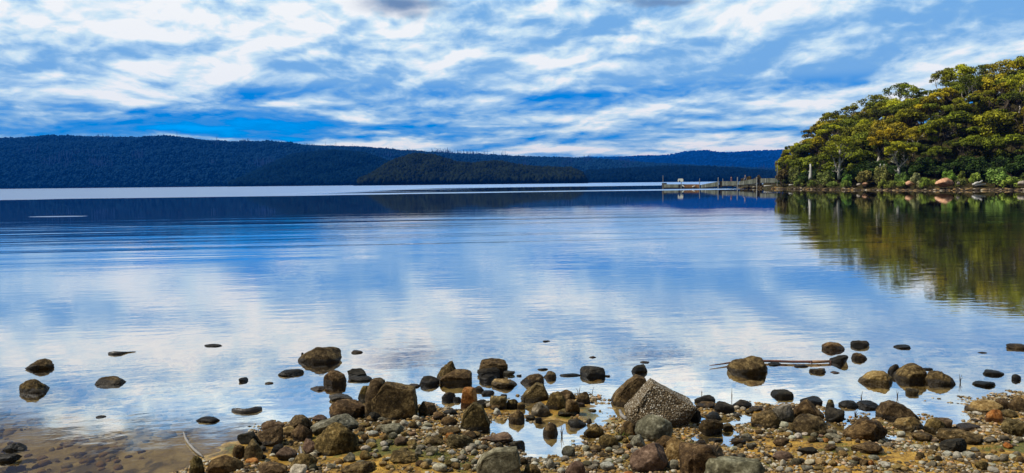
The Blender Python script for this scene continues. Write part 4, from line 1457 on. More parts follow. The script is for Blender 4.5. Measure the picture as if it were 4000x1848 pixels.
    (3321, 3397, 1329, 1356, 'flat', 'black', "black rock with a tapering right end, second farthest out on the right", 'W'),
    (3324, 3388, 1377, 1406, 'flat', 'brown', "", 'W'),
    (3237, 3314, 1386, 1422, 'slab', 'black', "dark rock at the right tip of the long branch", 'W'),
    (3489, 3560, 1345, 1363, 'flat', 'black', "lone low dark rock in the water above the group of three large ones", 'W'),
    (3929, 4012, 1341, 1366, 'flat', 'brown', "low brown rock at the right edge, farthest out", 'W'),
    (3817, 3858, 1374, 1381, 'flat', 'brown', "", 'W'),
    (3102, 3159, 1425, 1436, 'flat', 'black', "", 'W'),
    (3160, 3228, 1438, 1459, 'flat', 'brown', "", 'W'),
    (3242, 3280, 1449, 1460, 'flat', 'pink', "", 'W'),
    (3351, 3488, 1447, 1506, 'cone', 'tan', "golden brown rock, left one of the three large rocks in the right-hand water", 'WD'),
    (3467, 3515, 1422, 1462, 'round', 'black', "", 'W'),
    (3486, 3627, 1417, 1490, 'round', 'brown', "tallest dark rock, middle one of the three large rocks in the right-hand water", 'WB'),
    (3612, 3733, 1447, 1506, 'cone', 'brown', "brown rock with orange foot, right one of three large rocks in the right-hand water", 'WB'),
    (3536, 3590, 1513, 1540, 'round', 'olive', "small olive rock in the water below the three large ones", 'W'),
    (3603, 3646, 1436, 1447, 'flat', 'black', "", 'W'),
    (3837, 3923, 1442, 1467, 'flat', 'black', "low dark oval rock in the ripples near the right edge", 'W'),
    (3951, 3989, 1461, 1484, 'round', 'black', "", 'W'),
    (3797, 3889, 1487, 1510, 'flat', 'black', "low black rock below the dark oval rock near the right edge", 'W'),
    (3860, 3902, 1544, 1552, 'flat', 'black', "", 'W'),
    (3124, 3214, 1546, 1585, 'round', 'black', "", ''),
    (3087, 3222, 1558, 1650, 'round', 'brown', "large rounded brown boulder with an orange flank right of the grey boulder", 'B'),
    (3094, 3237, 1615, 1705, 'slab', 'brown', "dark brown sloping rock beneath the orange-flanked boulder", ''),
    (3226, 3260, 1560, 1594, 'round', 'olive', "", 'W'),
    (3221, 3300, 1588, 1650, 'ang', 'black', "", ''),
    (3274, 3352, 1563, 1594, 'flat', 'black', "left half of the long black rock lying at the waterline", 'W'),
    (3340, 3433, 1563, 1600, 'flat', 'black', "right half of the long black rock lying at the waterline", 'W'),
    (3419, 3593, 1562, 1652, 'hewn', 'brown', "large rough dark brown boulder at the waterline of the right-hand beach", 'B'),
    (3486, 3610, 1627, 1690, 'ang', 'tan', "tan angular rock in front of the rough dark boulder", ''),
    (3292, 3468, 1630, 1722, 'flat', 'brown', "broad low brown boulder left of the tan angular rock", 'B'),
    (3366, 3398, 1622, 1650, 'cone', 'olive', "", ''),
    (3603, 3697, 1632, 1696, 'slab', 'olive', "greenish square rock right of the tan angular rock", ''),
    (3651, 3722, 1630, 1686, 'round', 'pink', "reddish brown rock overlapping the greenish square rock", ''),
    (3654, 3840, 1671, 1742, 'slab', 'olive', "long tilted brown slab at the foot of the right-hand inlet", 'B'),
    (3732, 3830, 1651, 1690, 'flat', 'brown', "", ''),
    (3559, 3643, 1685, 1728, 'flat', 'brown', "", ''),
    (3668, 3778, 1712, 1770, 'slab', 'black', "dark green-grey angular slab below the long tilted brown slab", ''),
    (3777, 3920, 1562, 1620, 'round', 'tan', "pale brown humped boulder at the waterline near the right edge", 'B'),
    (3766, 3802, 1585, 1606, 'round', 'brown', "", ''),
    (3793, 3844, 1601, 1624, 'flat', 'pale', "", ''),
    (3886, 3950, 1556, 1602, 'round', 'brown', "", ''),
    (3939, 4015, 1548, 1612, 'round', 'brown', "brown boulder cut by the right edge at the waterline", ''),
    (3847, 3927, 1599, 1656, 'ang', 'orange', "orange-red angular rock near the right edge", ''),
    (3909, 4015, 1631, 1706, 'slab', 'olive', "olive slab at the right edge below the orange-red rock", ''),
    (3900, 3975, 1598, 1634, 'flat', 'olive', "", ''),
    (3791, 3834, 1635, 1654, 'flat', 'brown', "", 'W'),
    (3322, 3450, 1724, 1774, 'flat', 'brown', "flat dark rock sunk in the yellow sand below the broad low brown boulder", ''),
    (3110, 3194, 1744, 1779, 'flat', 'black', "flat blackish rock in the yellow sand at right of centre", ''),
    (3018, 3084, 1708, 1746, 'flat', 'brown', "", ''),
    (3014, 3098, 1760, 1804, 'round', 'pink', "", ''),
    (3216, 3274, 1735, 1762, 'flat', 'brown', "", ''),
    (3222, 3290, 1690, 1722, 'ang', 'grey', "", ''),
    (3080, 3120, 1652, 1690, 'round', 'brown', "", ''),
    (3808, 3862, 1798, 1840, 'slab', 'olive', "", ''),
    (3955, 4010, 1780, 1812, 'flat', 'olive', "", ''),
    (1720, 1790, 1628, 1668, 'round', 'brown', "", ''),
    (1690, 1740, 1608, 1642, 'ang', 'brown', "", ''),
    (1440, 1490, 1608, 1650, 'ang', 'black', "", ''),
    (2690, 2740, 1600, 1650, 'ang', 'black', "", ''),
    (2560, 2640, 1700, 1750, 'flat', 'brown', "", ''),
]
PEBB = [
    (1408, 1443, 1694, 1731, 'brown'), (1437, 1478, 1681, 1708, 'pale'), (1429, 1469, 1714, 1742, 'grey'), (1404, 1448, 1759, 1797, 'tan'), (1454, 1484, 1770, 1792, 'grey'), (1487, 1517, 1692, 1726, 'tan'),
    (1503, 1538, 1717, 1740, 'grey'), (1563, 1593, 1686, 1705, 'tan'), (1621, 1648, 1646, 1670, 'pale'), (1648, 1683, 1650, 1668, 'grey'), (1644, 1678, 1665, 1683, 'pale'), (1639, 1669, 1632, 1652, 'brown'),
    (1430, 1451, 1646, 1673, 'tan'), (1430, 1457, 1667, 1688, 'tan'), (1400, 1426, 1660, 1690, 'brown'), (1308, 1342, 1790, 1815, 'tan'), (1275, 1317, 1810, 1834, 'grey'), (1668, 1700, 1705, 1726, 'pale'),
    (1740, 1774, 1689, 1714, 'orange'), (1662, 1711, 1742, 1778, 'grey'), (1624, 1660, 1738, 1760, 'grey'), (1687, 1747, 1807, 1844, 'pale'), (1877, 1909, 1721, 1748, 'brown'), (1796, 1822, 1754, 1780, 'pale'),
    (1838, 1870, 1755, 1780, 'grey'), (1840, 1866, 1792, 1820, 'grey'), (1752, 1780, 1755, 1778, 'pale'), (2134, 2168, 1790, 1836, 'pale'), (2275, 2308, 1738, 1766, 'pale'), (2280, 2314, 1763, 1786, 'pale'),
    (2344, 2402, 1802, 1840, 'pale'), (2362, 2392, 1746, 1770, 'pale'), (2176, 2210, 1826, 1850, 'pale'), (2316, 2344, 1796, 1812, 'pale'), (2360, 2396, 1790, 1808, 'pale'), (2405, 2434, 1727, 1746, 'pale'),
    (2430, 2456, 1710, 1734, 'tan'), (2363, 2392, 1746, 1770, 'pink'), (2862, 2890, 1584, 1602, 'pale'), (2890, 2914, 1588, 1606, 'pale'), (2909, 2944, 1597, 1617, 'tan'), (2866, 2894, 1613, 1631, 'grey'),
    (2849, 2881, 1742, 1765, 'pale'), (2949, 2982, 1675, 1700, 'tan'), (3064, 3100, 1680, 1708, 'pale'), (3102, 3135, 1690, 1716, 'pale'), (3166, 3196, 1689, 1712, 'grey'), (3180, 3221, 1710, 1730, 'grey'),
    (3209, 3240, 1711, 1732, 'orange'), (3235, 3263, 1723, 1740, 'pale'), (3253, 3287, 1709, 1732, 'grey'), (3274, 3315, 1759, 1786, 'tan'), (3083, 3130, 1789, 1822, 'grey'), (3046, 3072, 1794, 1824, 'pale'),
    (3143, 3187, 1792, 1817, 'pale'), (3183, 3226, 1788, 1820, 'tan'), (3129, 3178, 1816, 1843, 'grey'), (3031, 3062, 1820, 1848, 'pale'), (3064, 3098, 1824, 1850, 'pale'), (3175, 3222, 1818, 1842, 'tan'),
    (3391, 3436, 1776, 1798, 'grey'), (3389, 3417, 1796, 1824, 'orange'), (3357, 3391, 1794, 1822, 'brown'), (3430, 3480, 1801, 1831, 'pale'), (3479, 3535, 1813, 1838, 'tan'), (3313, 3356, 1795, 1815, 'grey'),
    (3430, 3454, 1717, 1741, 'grey'), (3449, 3489, 1726, 1750, 'grey'), (3497, 3536, 1710, 1727, 'pale'), (3502, 3538, 1684, 1706, 'pale'), (3563, 3605, 1735, 1755, 'pale'), (3679, 3721, 1760, 1788, 'pale'),
    (3722, 3756, 1763, 1795, 'pale'), (3632, 3664, 1737, 1762, 'grey'), (3790, 3828, 1746, 1766, 'grey'), (3771, 3811, 1763, 1796, 'pale'), (3847, 3890, 1777, 1801, 'pale'), (3916, 3960, 1727, 1755, 'orange'),
    (3856, 3904, 1820, 1850, 'pale'), (3856, 3888, 1806, 1824, 'pale'), (3843, 3897, 1706, 1732, 'grey'), (3969, 4003, 1784, 1812, 'brown'), (3656, 3683, 1686, 1700, 'pale'), (3802, 3830, 1834, 1852, 'pale'),
    (3452, 3490, 1838, 1856, 'pale'), (2436, 2474, 1840, 1860, 'orange'), (2395, 2440, 1756, 1776, 'grey'), (2340, 2380, 1768, 1790, 'brown'), (1490, 1520, 1742, 1764, 'pale'), (1590, 1625, 1736, 1756, 'tan'),
    (1620, 1650, 1750, 1776, 'grey'), (1580, 1612, 1820, 1845, 'tan'), (1480, 1512, 1800, 1822, 'tan'), (1060, 1090, 1806, 1826, 'pale'), (1110, 1134, 1770, 1786, 'tan'), (1052, 1076, 1770, 1784, 'pale'),
]

REFS = [  # short phrases for nearby landmarks: photo x, y, phrase
    (1560, 1565, "the big angular boulder"), (1314, 1715, "the mossy dome boulder"), (1855, 1630, "the large conical boulder"), (1945, 1800, "the square-cut bottom boulder"),
    (1910, 1445, "the central water cluster"), (1775, 1455, "the water pair left of centre"), (2089, 1535, "the tall peaked rock"), (2150, 1676, "the lone round pool rock"),
    (2314, 1452, "the black block in the water"), (2583, 1572, "the speckled tilted block"), (2554, 1673, "the oval grey-green boulder"), (2534, 1790, "the purplish boulder"),
    (2750, 1800, "the broad brown speckled boulder"), (2869, 1840, "the wide pale grey boulder"), (2990, 1638, "the olive-tan boulder"), (2919, 1426, "the big domed water rock"),
    (3420, 1475, "the golden brown water rock"), (3556, 1450, "the tallest right-hand water rock"), (3672, 1476, "the water rock with orange foot"), (3155, 1605, "the orange-flanked boulder"),
    (3505, 1607, "the rough dark waterline boulder"), (3380, 1676, "the broad low brown boulder"), (3547, 1660, "the tan angular rock"), (3747, 1706, "the long tilted brown slab"),
    (3848, 1591, "the pale humped boulder"), (3887, 1628, "the orange-red angular rock"), (3723, 1741, "the dark green-grey slab"), (3386, 1749, "the flat rock sunk in sand"),
    (3152, 1761, "the flat blackish sand rock"), (1250, 1387, "the large far hump"), (991, 1759, "the upright dark slab"), (1165, 1835, "the pale bottom-edge rock"),
    (1398, 1829, "the broad flat bottom rock"), (1577, 1784, "the flat brown pebble-bed block"), (1757, 1701, "the orange pebble"), (2248, 1838, "the brown-pink bottom rock"),
    (2321, 1681, "the rough olive pool rock"), (1692, 1722, "the dark brown sand rock"), (1360, 1600, "the smooth brown boulder"), (3043, 1730, "the small pool of sky"),
    (3738, 1780, "the white pebble group"), (3403, 1810, "the bright orange pebble"),
]
WORD = {'brown': 'brown', 'olive': 'olive brown', 'black': 'black', 'grey': 'grey', 'pink': 'reddish brown', 'orange': 'orange', 'tan': 'tan', 'pale': 'pale', 'speckled': 'speckled'}
SHP = {'hewn': 'angular', 'round': 'rounded', 'ang': 'angular', 'flat': 'flat', 'slab': 'slab-like', 'cone': 'pointed', 'block': 'blocky'}
used, pend = {}, []


def auto_label(o, px, py, w, colour, shape, noun):
    best = min(REFS, key=lambda r: (r[0] - px) ** 2 + (2.0 * (r[1] - py)) ** 2)
    dx_, dy_ = px - best[0], py - best[1]
    if abs(dx_) > 1.2 * abs(dy_):
        rel = "left of" if dx_ < 0 else "right of"
    else:
        rel = "behind" if dy_ < 0 else "in front of"
    size = "tiny" if w < 26 else "small" if w < 60 else "medium"
    pend.append((f"{size} {colour} {shape} {noun}", f"{rel} {best[2]}", math.hypot(dx_, dy_), o))


def flush_labels():
    gr = {}
    for a, b, d, o in pend:
        gr.setdefault((a, b), []).append((d, o))
    NEAR = ["nearest", "second nearest", "third nearest", "fourth nearest", "fifth nearest", "sixth nearest", "seventh nearest", "eighth nearest", "ninth nearest", "tenth nearest"]
    for (a, b), L in gr.items():
        L.sort(key=lambda q: q[0])
        for i, (d, o) in enumerate(L):
            if len(L) == 1:
                o['label'] = f"{a} {b}"
            else:
                r = NEAR[i] if i < len(NEAR) else ORD[min(i, 24)] + " nearest"
                o['label'] = f"{a} {b}, {r} of those"


occ = []
for i, (x0, x1, yt, yb, kind, mk, label, opt) in enumerate(ROCKS):
    big = (x1 - x0) > 90
    if kind == 'round' and i % 2 == 0 and mk != 'pale' and not any(q in label for q in ('round', 'oval', 'dome', 'hump', 'smooth')):
        kind = 'hewn'
    V0, F0 = (ICO_V4, ICO_F4) if big else (ICO_V3, ICO_F3) if (x1 - x0) > 40 else (ICO_V2, ICO_F2)
    tilt, lean = (R(31), R(-18)) if 'T' in opt else (0, 0)
    gz = 0.0 if 'W' in opt else None
    shp = kind
    if x0 in POLY and big:
        kind, tilt, lean = x0, 0, 0
    P_, (cx, cy, cz), (sx, sy, H), S, Wv = fit_rock(x0, x1, yt, yb, 100 + i, kind, V0, tilt, lean, 0.8, gz, 0.9 if 'W' in opt else 0.45)
    V = Wv - np.array((cx, cy, cz))
    o = link('rock', mesh_np('rock', V, F0, RK[mk], True), None, (cx, cy, cz))
    rs = np.random.RandomState(i + 900)
    b_ = rs.uniform(0.85, 1.2)
    o.color = (b_ * rs.uniform(.95, 1.08), b_, b_ * rs.uniform(.85, 1.05), 1)
    tag(o, label or None, 'rock', 'rocks standing in the shallows' if 'W' in opt else 'rocks lying on the beach')
    if not label:
        auto_label(o, (x0 + x1) / 2, (yt + yb) / 2, x1 - x0, WORD[mk], SHP[shp], 'rock')
    occ.append((cx, cy, sx, sy))


def pebble(seed, x0, x1, yt, yb, mk):
    P_, (cx, cy, cz), (sx, sy, H), S, Wv = fit_rock(x0, x1, yt, yb, seed, 'round', ICO_V2, 0, 0, 0.85, None, 0.25, 0.006, 5)
    V = Wv - np.array((cx, cy, cz))
    o = link('pebble', mesh_np('pebble', V, ICO_F2, RK[mk], True), None, (cx, cy, cz))
    rs = np.random.RandomState(seed)
    b_ = rs.uniform(0.7, 1.1)
    o.color = (b_ * rs.uniform(.95, 1.1), b_, b_ * rs.uniform(.82, 1.02), 1)
    tag(o, None, 'pebble', 'pebbles scattered over the beach')
    auto_label(o, (x0 + x1) / 2, (yt + yb) / 2, x1 - x0, WORD[mk], 'rounded' if (x1 - x0) < 1.4 * (yb - yt) else 'oval', 'pebble')
    occ.append((cx, cy, sx, sy))


for i, (x0, x1, yt, yb, mk) in enumerate(PEBB):
    pebble(3000 + i, x0, x1, yt, yb, mk)
occA = np.array(occ)
rs = np.random.RandomState(42)
placed, tries = 0, 0
ZONES = [((1395, 1735, 1640, 1846), 62), ((1735, 2010, 1690, 1846), 30), ((2020, 2230, 1800, 1846), 10), ((2290, 2480, 1700, 1846), 30), ((960, 1240, 1745, 1846), 14),
         ((2850, 3420, 1690, 1846), 30), ((3400, 4000, 1690, 1846), 40), ((1900, 2120, 1590, 1640), 8), ((2840, 3100, 1590, 1690), 8)]
for (zx0, zx1, zy0, zy1), cnt in ZONES:
    c_, tries = 0, 0
    while c_ < cnt and tries < 1500:
        tries += 1
        px, py = rs.uniform(zx0, zx1), rs.uniform(zy0, zy1)
        h = at_z(px, py, 0.05)
        if ground_z(h[0], h[1])[0] < 0.015:
            continue
        dd_ = ((occA[:, 0] - h[0]) / (occA[:, 2] * .9 + .02)) ** 2 + ((occA[:, 1] - h[1]) / (occA[:, 3] * .9 + .02)) ** 2
        if dd_.min() < 1.0:
            continue
        w = rs.uniform(20, 42)
        mk = rs.choice(['pale', 'grey', 'tan', 'brown', 'pink', 'olive'], p=[.27, .30, .16, .15, .06, .06])
        pebble(5000 + placed, px - w / 2, px + w / 2, py - w * rs.uniform(.55, .8), py, mk)
        occA = np.vstack([occA, occ[-1]])
        placed += 1
        c_ += 1
flush_labels()

# ---- gravel: too many and too small to count
m_, g = mat("gravel")
ti = g.n('ShaderNodeAttribute', attribute_name='tint').outputs['Fac']
geo = g.n('ShaderNodeNewGeometry').outputs['Position']
c = g.ramp(ti, [(0.0, (0.03, 0.02, 0.01)), (0.3, (0.12, 0.08, 0.035)), (0.55, (0.28, 0.17, 0.05)), (0.75, (0.26, 0.22, 0.15)), (0.93, (0.46, 0.42, 0.33)), (1.0, (0.42, 0.20, 0.06))])
n = g.noise(geo, 120, 3, 0.7)
c2 = g.v('SCALE', c)
g.put(c2.node.inputs['Scale'], g.rng(n, 0.3, 0.7, 0.65, 1.25))
finish(g, principled(g, c2, 0.8, g.bump(n, 0.6, 0.004), 0.3))
m_gravel = m_


def scatter(name, n, box, zmin, zmax, smin, smax, dens, label, seed, tmax=1.0):
    rs = np.random.RandomState(seed)
    x = rs.uniform(box[0], box[1], n)
    y = rs.uniform(box[2], box[3], n)
    z = ground_z(x, y)
    f = fbm(np.stack([x, y], 1), seed, 4.0, 3)
    ok = (z > zmin) & (z < zmax) & (f > dens - rs.uniform(0, .6, n))
    x, y, z = x[ok], y[ok], z[ok]
    n = len(x)
    s = smin + (smax - smin) * rs.uniform(0, 1, n) ** 2.2
    BV, BF = ICO[0] if n > 8000 else ICO[1]
    V = BV[None] * (1 + rs.uniform(-.14, .14, (n, len(BV), 1)))
    a = rs.uniform(0, 6.28, n)
    e = rs.uniform(0.55, 1.0, n)
    V = V * np.stack([s, s * e, s * rs.uniform(.4, .65, n)], 1)[:, None, :]
    ca, sa = np.cos(a)[:, None], np.sin(a)[:, None]
    V = np.stack([V[..., 0] * ca - V[..., 1] * sa, V[..., 0] * sa + V[..., 1] * ca, V[..., 2]], 2)
    V += np.stack([x, y, z + s * .12], 1)[:, None, :]
    F = BF[None] + (np.arange(n) * len(BV))[:, None, None]
    o = link(name, mesh_np(name, V.reshape(-1, 3), F.reshape(-1, 3), m_gravel, True, np.repeat(rs.uniform(1 - tmax if tmax < 1 else 0, 1 if tmax == 1 else .78, n), len(BF))))
    tag(o, label, None, None, 'stuff')


scatter("gravel", 95000, (-2.6, 7.0, 5.2, 9.4), -0.006, 0.4, 0.005, 0.026, -0.08, "fine gravel and grit strewn between the larger stones of the beach", 3)
scatter("submerged_stones", 9000, (-6.5, 7.5, 5.2, 11), -0.30, -0.045, 0.012, 0.06, -0.1, "small stones lying on the bed under the shallow water", 4, 0.85)

# ---- tufts of short grass
m_grass, g = mat("grass")
ti = g.n('ShaderNodeAttribute', attribute_name='tint').outputs['Fac']
finish(g, principled(g, g.ramp(ti, [(0, (0.05, 0.10, 0.01)), (0.6, (0.14, 0.20, 0.03)), (1, (0.30, 0.26, 0.07))]), 0.7, None, 0.2))
rs = np.random.RandomState(8)
gv, gf, gt = [], [], []
spots = [(2412, 1690, 40, .05), (2425, 1702, 25, .05), (2246, 1738, 30, .03), (1725, 1795, 50, .025), (1800, 1745, 30, .02), (2405, 1800, 60, .025), (2480, 1842, 60, .03), (1515, 1840, 60, .02),
         (3530, 1735, 50, .02), (3850, 1752, 50, .02), (3600, 1720, 40, .02), (3290, 1790, 40, .02), (2290, 1700, 20, .02), (1325, 1835, 12, .015)]
for k in range(110):
    spots.append((rs.uniform(1400, 4000), rs.uniform(1680, 1848), rs.randint(6, 22), .014))
for sxp, syp, n_, hb_ in spots:
    c0 = at_z(sxp, syp, 0.06)
    for _ in range(n_):
        bx, by = c0[0] + rs.normal() * .05, c0[1] + rs.normal() * .05
        gz_ = float(ground_z(bx, by)[0])
        if gz_ < 0.0:
            continue
        hh = hb_ * rs.uniform(.6, 1.8)
        a = rs.uniform(0, 6.28)
        wv = 0.0022
        lx, ly = rs.normal(size=2) * hh * .4
        b = len(gv)
        gv += [(bx - math.cos(a) * wv, by - math.sin(a) * wv, gz_ - .003), (bx + math.cos(a) * wv, by + math.sin(a) * wv, gz_ - .003), (bx + lx, by + ly, gz_ + hh)]
        gf.append((b, b + 1, b + 2))
        gt.append(rs.uniform())
o = link("grass", mesh_np("grass", gv, gf, m_grass, False, gt))
tag(o, "short green grass and moss sprouting between the stones", None, None, 'stuff')

# ---- reeds standing in the water
m_reed = simple_mat("dry reed", (0.10, 0.065, 0.045), 0.8, 0.3, 20)
REEDS = [(2262, 1540, [(2249, 1516), (2266, 1512), (2254, 1530)], "sprig of thin reeds left of the two behind the brown water rock"),
         (2312, 1545, [(2320, 1512), (2306, 1536), (2322, 1560)], "sprig of thin reeds right of the two behind the brown water rock"),
         (2859, 1572, [(2859, 1516), (2861, 1540)], "single thin upright reed right of the speckled tilted block"),
         (3752, 1496, [(3748, 1462), (3757, 1464), (3760, 1475)], "dark twiggy reed near the rock with orange foot"),
         (3343, 1632, [(3335, 1602), (3343, 1598), (3350, 1600), (3354, 1612)], "reddish reed sprig in front of the long black rock"),
         (3366, 1562, [(3370, 1528), (3362, 1545)], "faint reed sprig left of the rough dark boulder"),
         (3507, 1552, [(3503, 1524), (3511, 1530), (3508, 1536)], "fine reed sprig beside the small olive water rock"),
         (2195, 1705, [(2193, 1660), (2202, 1672), (2188, 1680)], "dark reed sprig right of the lone round pool rock"),
         (2742, 1545, [(2741, 1526), (2743, 1530)], "short reed just behind the flat black rock")]
for px, py, tips, lab in REEDS:
    b = at_z(px, py, 0)
    mb = MB()
    for tx, ty in tips:
        e = at_y(tx, ty, b[1]) - b
        mb.tube([(0, 0, -.05), (e[0] * .35, 0.01, e[2] * .5), (e[0], 0, e[2])], [.0035, .003, .0016], 5)
    o = mb.build('reed', m_reed, None, True)
    o.location = tuple(b)
    tag(o, lab, 'reed', 'reeds in the shallows')

# ---- driftwood
m_branch = simple_mat("wet reddish bark", (0.13, 0.055, 0.04), 0.55, 0.35, 14, 0.5, 0.006)
m_branch2 = simple_mat("peeled tan wood", (0.26, 0.14, 0.065), 0.6, 0.25, 14, 0.4, 0.004)
m_black = simple_mat("waterlogged wood", (0.028, 0.022, 0.018), 0.5, 0.35, 25, 0.9, 0.01)
m_white = simple_mat("silvery driftwood", (0.22, 0.205, 0.19), 0.7, 0.25, 30, 0.7, 0.006)


def drift(pts, radii, mats_, label, name='driftwood', z=0.012, split=None, twigs=(), n=8, cat='driftwood'):
    P_ = [at_z(a, b, z) for a, b in pts]
    o0 = P_[len(P_) // 2].copy()
    o0[2] = 0
    P_ = [p - o0 for p in P_]
    mb = MB()
    if split:
        mb.tube([tuple(p) for p in P_[:split + 1]], radii[:split + 1], n, 0)
        mb.tube([tuple(p) for p in P_[split:]], radii[split:], n, 1)
    else:
        mb.tube([tuple(p) for p in P_], radii, n, 0)
    for tw, r in twigs:
        Q = [at_z(a, b, zz) - o0 for a, b, zz in tw]
        mb.tube([tuple(p) for p in Q], [r * (1 - .7 * i / (len(Q) - 1)) for i in range(len(Q))], 5)
    o = mb.build(name, mats_, None, True)
    o.location = tuple(o0)
    return tag(o, label, cat)


drift([(2772, 1428), (2812, 1423), (2850, 1417), (2960, 1410), (3030, 1411), (3085, 1413), (3150, 1413), (3172, 1414), (3210, 1413), (3247, 1411)],
      [.004, .008, .011, .014, .015, .015, .015, .019, .017, .015], [m_branch, m_branch2], "long reddish branch floating behind the big domed water rock, its right end peeled tan",
      'branch', 0.022, 7, [([(3165, 1414, .03), (3172, 1422, .01)], .008), ([(3243, 1411, .03), (3246, 1425, -.01)], .006)], cat='branch')
drift([(908, 1601), (925, 1604), (950, 1608), (975, 1606), (1000, 1601), (1020, 1596)], [.014, .026, .028, .030, .034, .022], m_black, "knobbly black driftwood lying in the water left of the low domed rock", n=9, z=.008)
drift([(426, 1381), (445, 1382), (470, 1381), (500, 1376), (530, 1373)], [.02, .034, .026, .008, .004], m_black, "dark waterlogged stub with a thin tail floating at the far left", z=.006)
drift([(718, 1690), (722, 1705), (730, 1722), (742, 1738), (758, 1756), (775, 1770), (793, 1785)], [.005, .008, .011, .011, .010, .011, .007], m_white, "silvery white driftwood stick poking out of the lower left shallows", z=.012,
      twigs=[([(735, 1725, .02), (748, 1724, .05)], .006), ([(722, 1705, .01), (716, 1690, .0), (714, 1672, -.01)], .006)])
drift([(2421, 1603), (2428, 1622), (2445, 1637), (2462, 1634), (2478, 1622), (2500, 1616), (2512, 1620)], [.012, .018, .02, .018, .02, .016, .010], m_white, "bleached driftwood curled at the foot of the speckled tilted block", z=.03)
drift([(1165, 1762), (1172, 1748), (1178, 1770), (1172, 1790)], [.008, .010, .010, .006], m_white, "small pale stick in the gap left of the mossy dome boulder", z=.05)

# ---- stones and boulders on the far right shore
def far_rock(px0, px1, yt, yb, D, kind, mk, label, seed, name='boulder', cat='boulder'):
    x, y, z = shore_point((px0 + px1) / 2, D)
    P_ = rock_shape(seed, kind, ICO_V3)
    w = (px1 - px0) / 2 / FPX * y
    zt = at_y((px0 + px1) / 2, yt, y)[2]
    zb = max(z - 0.1, at_y((px0 + px1) / 2, yb, y)[2])
    V = P_ * np.array((w, w * .7, (zt - zb) / 2 * 1.1)) + np.array((0, 0, (zt - zb) / 2 * .95))
    o = link(name, mesh_np(name, V, ICO_F3, RK[mk], True), None, (x, y, zb))
    tag(o, label, cat, 'boulders on the wooded shore')


far_rock(3655, 3726, 695, 729, 1.6, 'round', 'farpink', "big orange-pink boulder on the wooded shore, mirrored in the lake", 61)
far_rock(3536, 3572, 706, 725, 1.8, 'cone', 'farpink', "small pink pointed boulder below the silvery shrub", 62)
far_rock(3368, 3389, 713, 724, 1.6, 'round', 'farpink', "small reddish boulder below the brown-tinged shrub, right of a smaller one", 63)
far_rock(3346, 3362, 716, 726, 1.4, 'round', 'farpale', "smallest pale boulder below the brown-tinged shrub", 64)
far_rock(3976, 4010, 706, 724, 3.0, 'round', 'farpale', "pale boulder at the right edge of the wooded shore", 65)
far_rock(3738, 3750, 710, 722, 2.0, 'round', 'farpale', "small pale boulder just right of the orange-pink boulder", 66)
x, y, z = shore_point(3820, 1.8)
mb = MB()
for pts, r in (([(3800, 722), (3815, 716), (3828, 712), (3838, 706)], .22), ([(3808, 716), (3820, 712), (3832, 715)], .18), ([(3806, 724), (3825, 722), (3850, 719)], .2)):
    Q = [at_y(a, b, y) - np.array((x, y, z)) for a, b in pts]
    mb.tube([tuple(q) for q in Q], [r * (1 - .45 * i / (len(Q) - 1)) for i in range(len(Q))], 7)
o = mb.build('driftwood', m_dead, None, True)
o.location = (x, y, z)
tag(o, "grey tangled driftwood log on the wooded shore right of the orange-pink boulder", 'driftwood')
for qx0, qx1, qy, lab in ((2984, 3018, 726, "white driftwood log lying under the shore end of the jetty"), (3082, 3100, 722, "short white driftwood piece below the shrubs at the left tip")):
    x, y, z = shore_point((qx0 + qx1) / 2, 1.0)
    mb = MB()
    Q = [at_y(a, qy + k, y) - np.array((x, y, 0)) for a, k in ((qx0, 1), ((qx0 + qx1) / 2, 0), (qx1, -1.5))]
    mb.tube([tuple(q) for q in Q], [.16, .14, .09], 7)
    o = mb.build('driftwood', m_dead, None, True)
    o.location = (x, y, 0)
    tag(o, lab, 'driftwood')


def shore_stones(n, u0, u1, D0, D1, s0, s1, seed, name, label, mt):
    rs = np.random.RandomState(seed)
    u = rs.uniform(u0, u1, n)
    D_ = rs.uniform(D0, D1, n)
    y = shore_y(u) + D_
    x = u * y
    z = np.maximum(right_ground(x, y), -0.1)
    s = s0 + (s1 - s0) * rs.uniform(0, 1, n) ** 4
    BV, BF = ICO[1]
    V = BV[None] * (1 + rs.uniform(-.2, .2, (n, len(BV), 1))) * np.stack([s, s * .8, s * .55], 1)[:, None, :]
    V += np.stack([x, y, z + s * .2], 1)[:, None, :]
    F = BF[None] + (np.arange(n) * len(BV))[:, None, None]
    o = link(name, mesh_np(name, V.reshape(-1, 3), F.reshape(-1, 3), mt, True, np.repeat(rs.uniform(0, .97, n) ** 3.2, len(BF))))
    tag(o, label, None, None, 'stuff')


shore_stones(2800, SHU[1], 0.78, -0.6, 2.8, 0.06, 0.42, 71, "shore_stones", "band of small stones along the waterline of the wooded shore", m_gravel)

# ------------------------------------------------------------------ jetty
m_board, g = mat("weathered boards")
geo = g.n('ShaderNodeNewGeometry')
rnd = geo.outputs['Random Per Island']
n = g.noise(g.v('MULTIPLY', geo.outputs['Position'], (3, 3, .7)), 1.5, 4, .6)
c = g.ramp(rnd, [(0.0, (0.13, 0.14, 0.11)), (0.45, (0.25, 0.27, 0.22)), (0.8, (0.40, 0.42, 0.36)), (1.0, (0.09, 0.09, 0.07))])
c2 = g.v('SCALE', c)
g.put(c2.node.inputs['Scale'], g.rng(n, .3, .7, .7, 1.2))
finish(g, principled(g, c2, .9, None, .2))
m_rust = simple_mat("rusty boards", (0.22, 0.11, 0.04), .85, .5, 2.0, .3, .02)
m_pile = simple_mat("pale pile", (0.34, 0.35, 0.34), .8, .2, 1.0, .3, .02)
m_dark = simple_mat("tarred timber", (0.025, 0.02, 0.016), .8, .3, 2.0, .3, .02)
m_sign = simple_mat("white board", (0.62, 0.64, 0.56), .7, .1, 1.0, .1, .01)
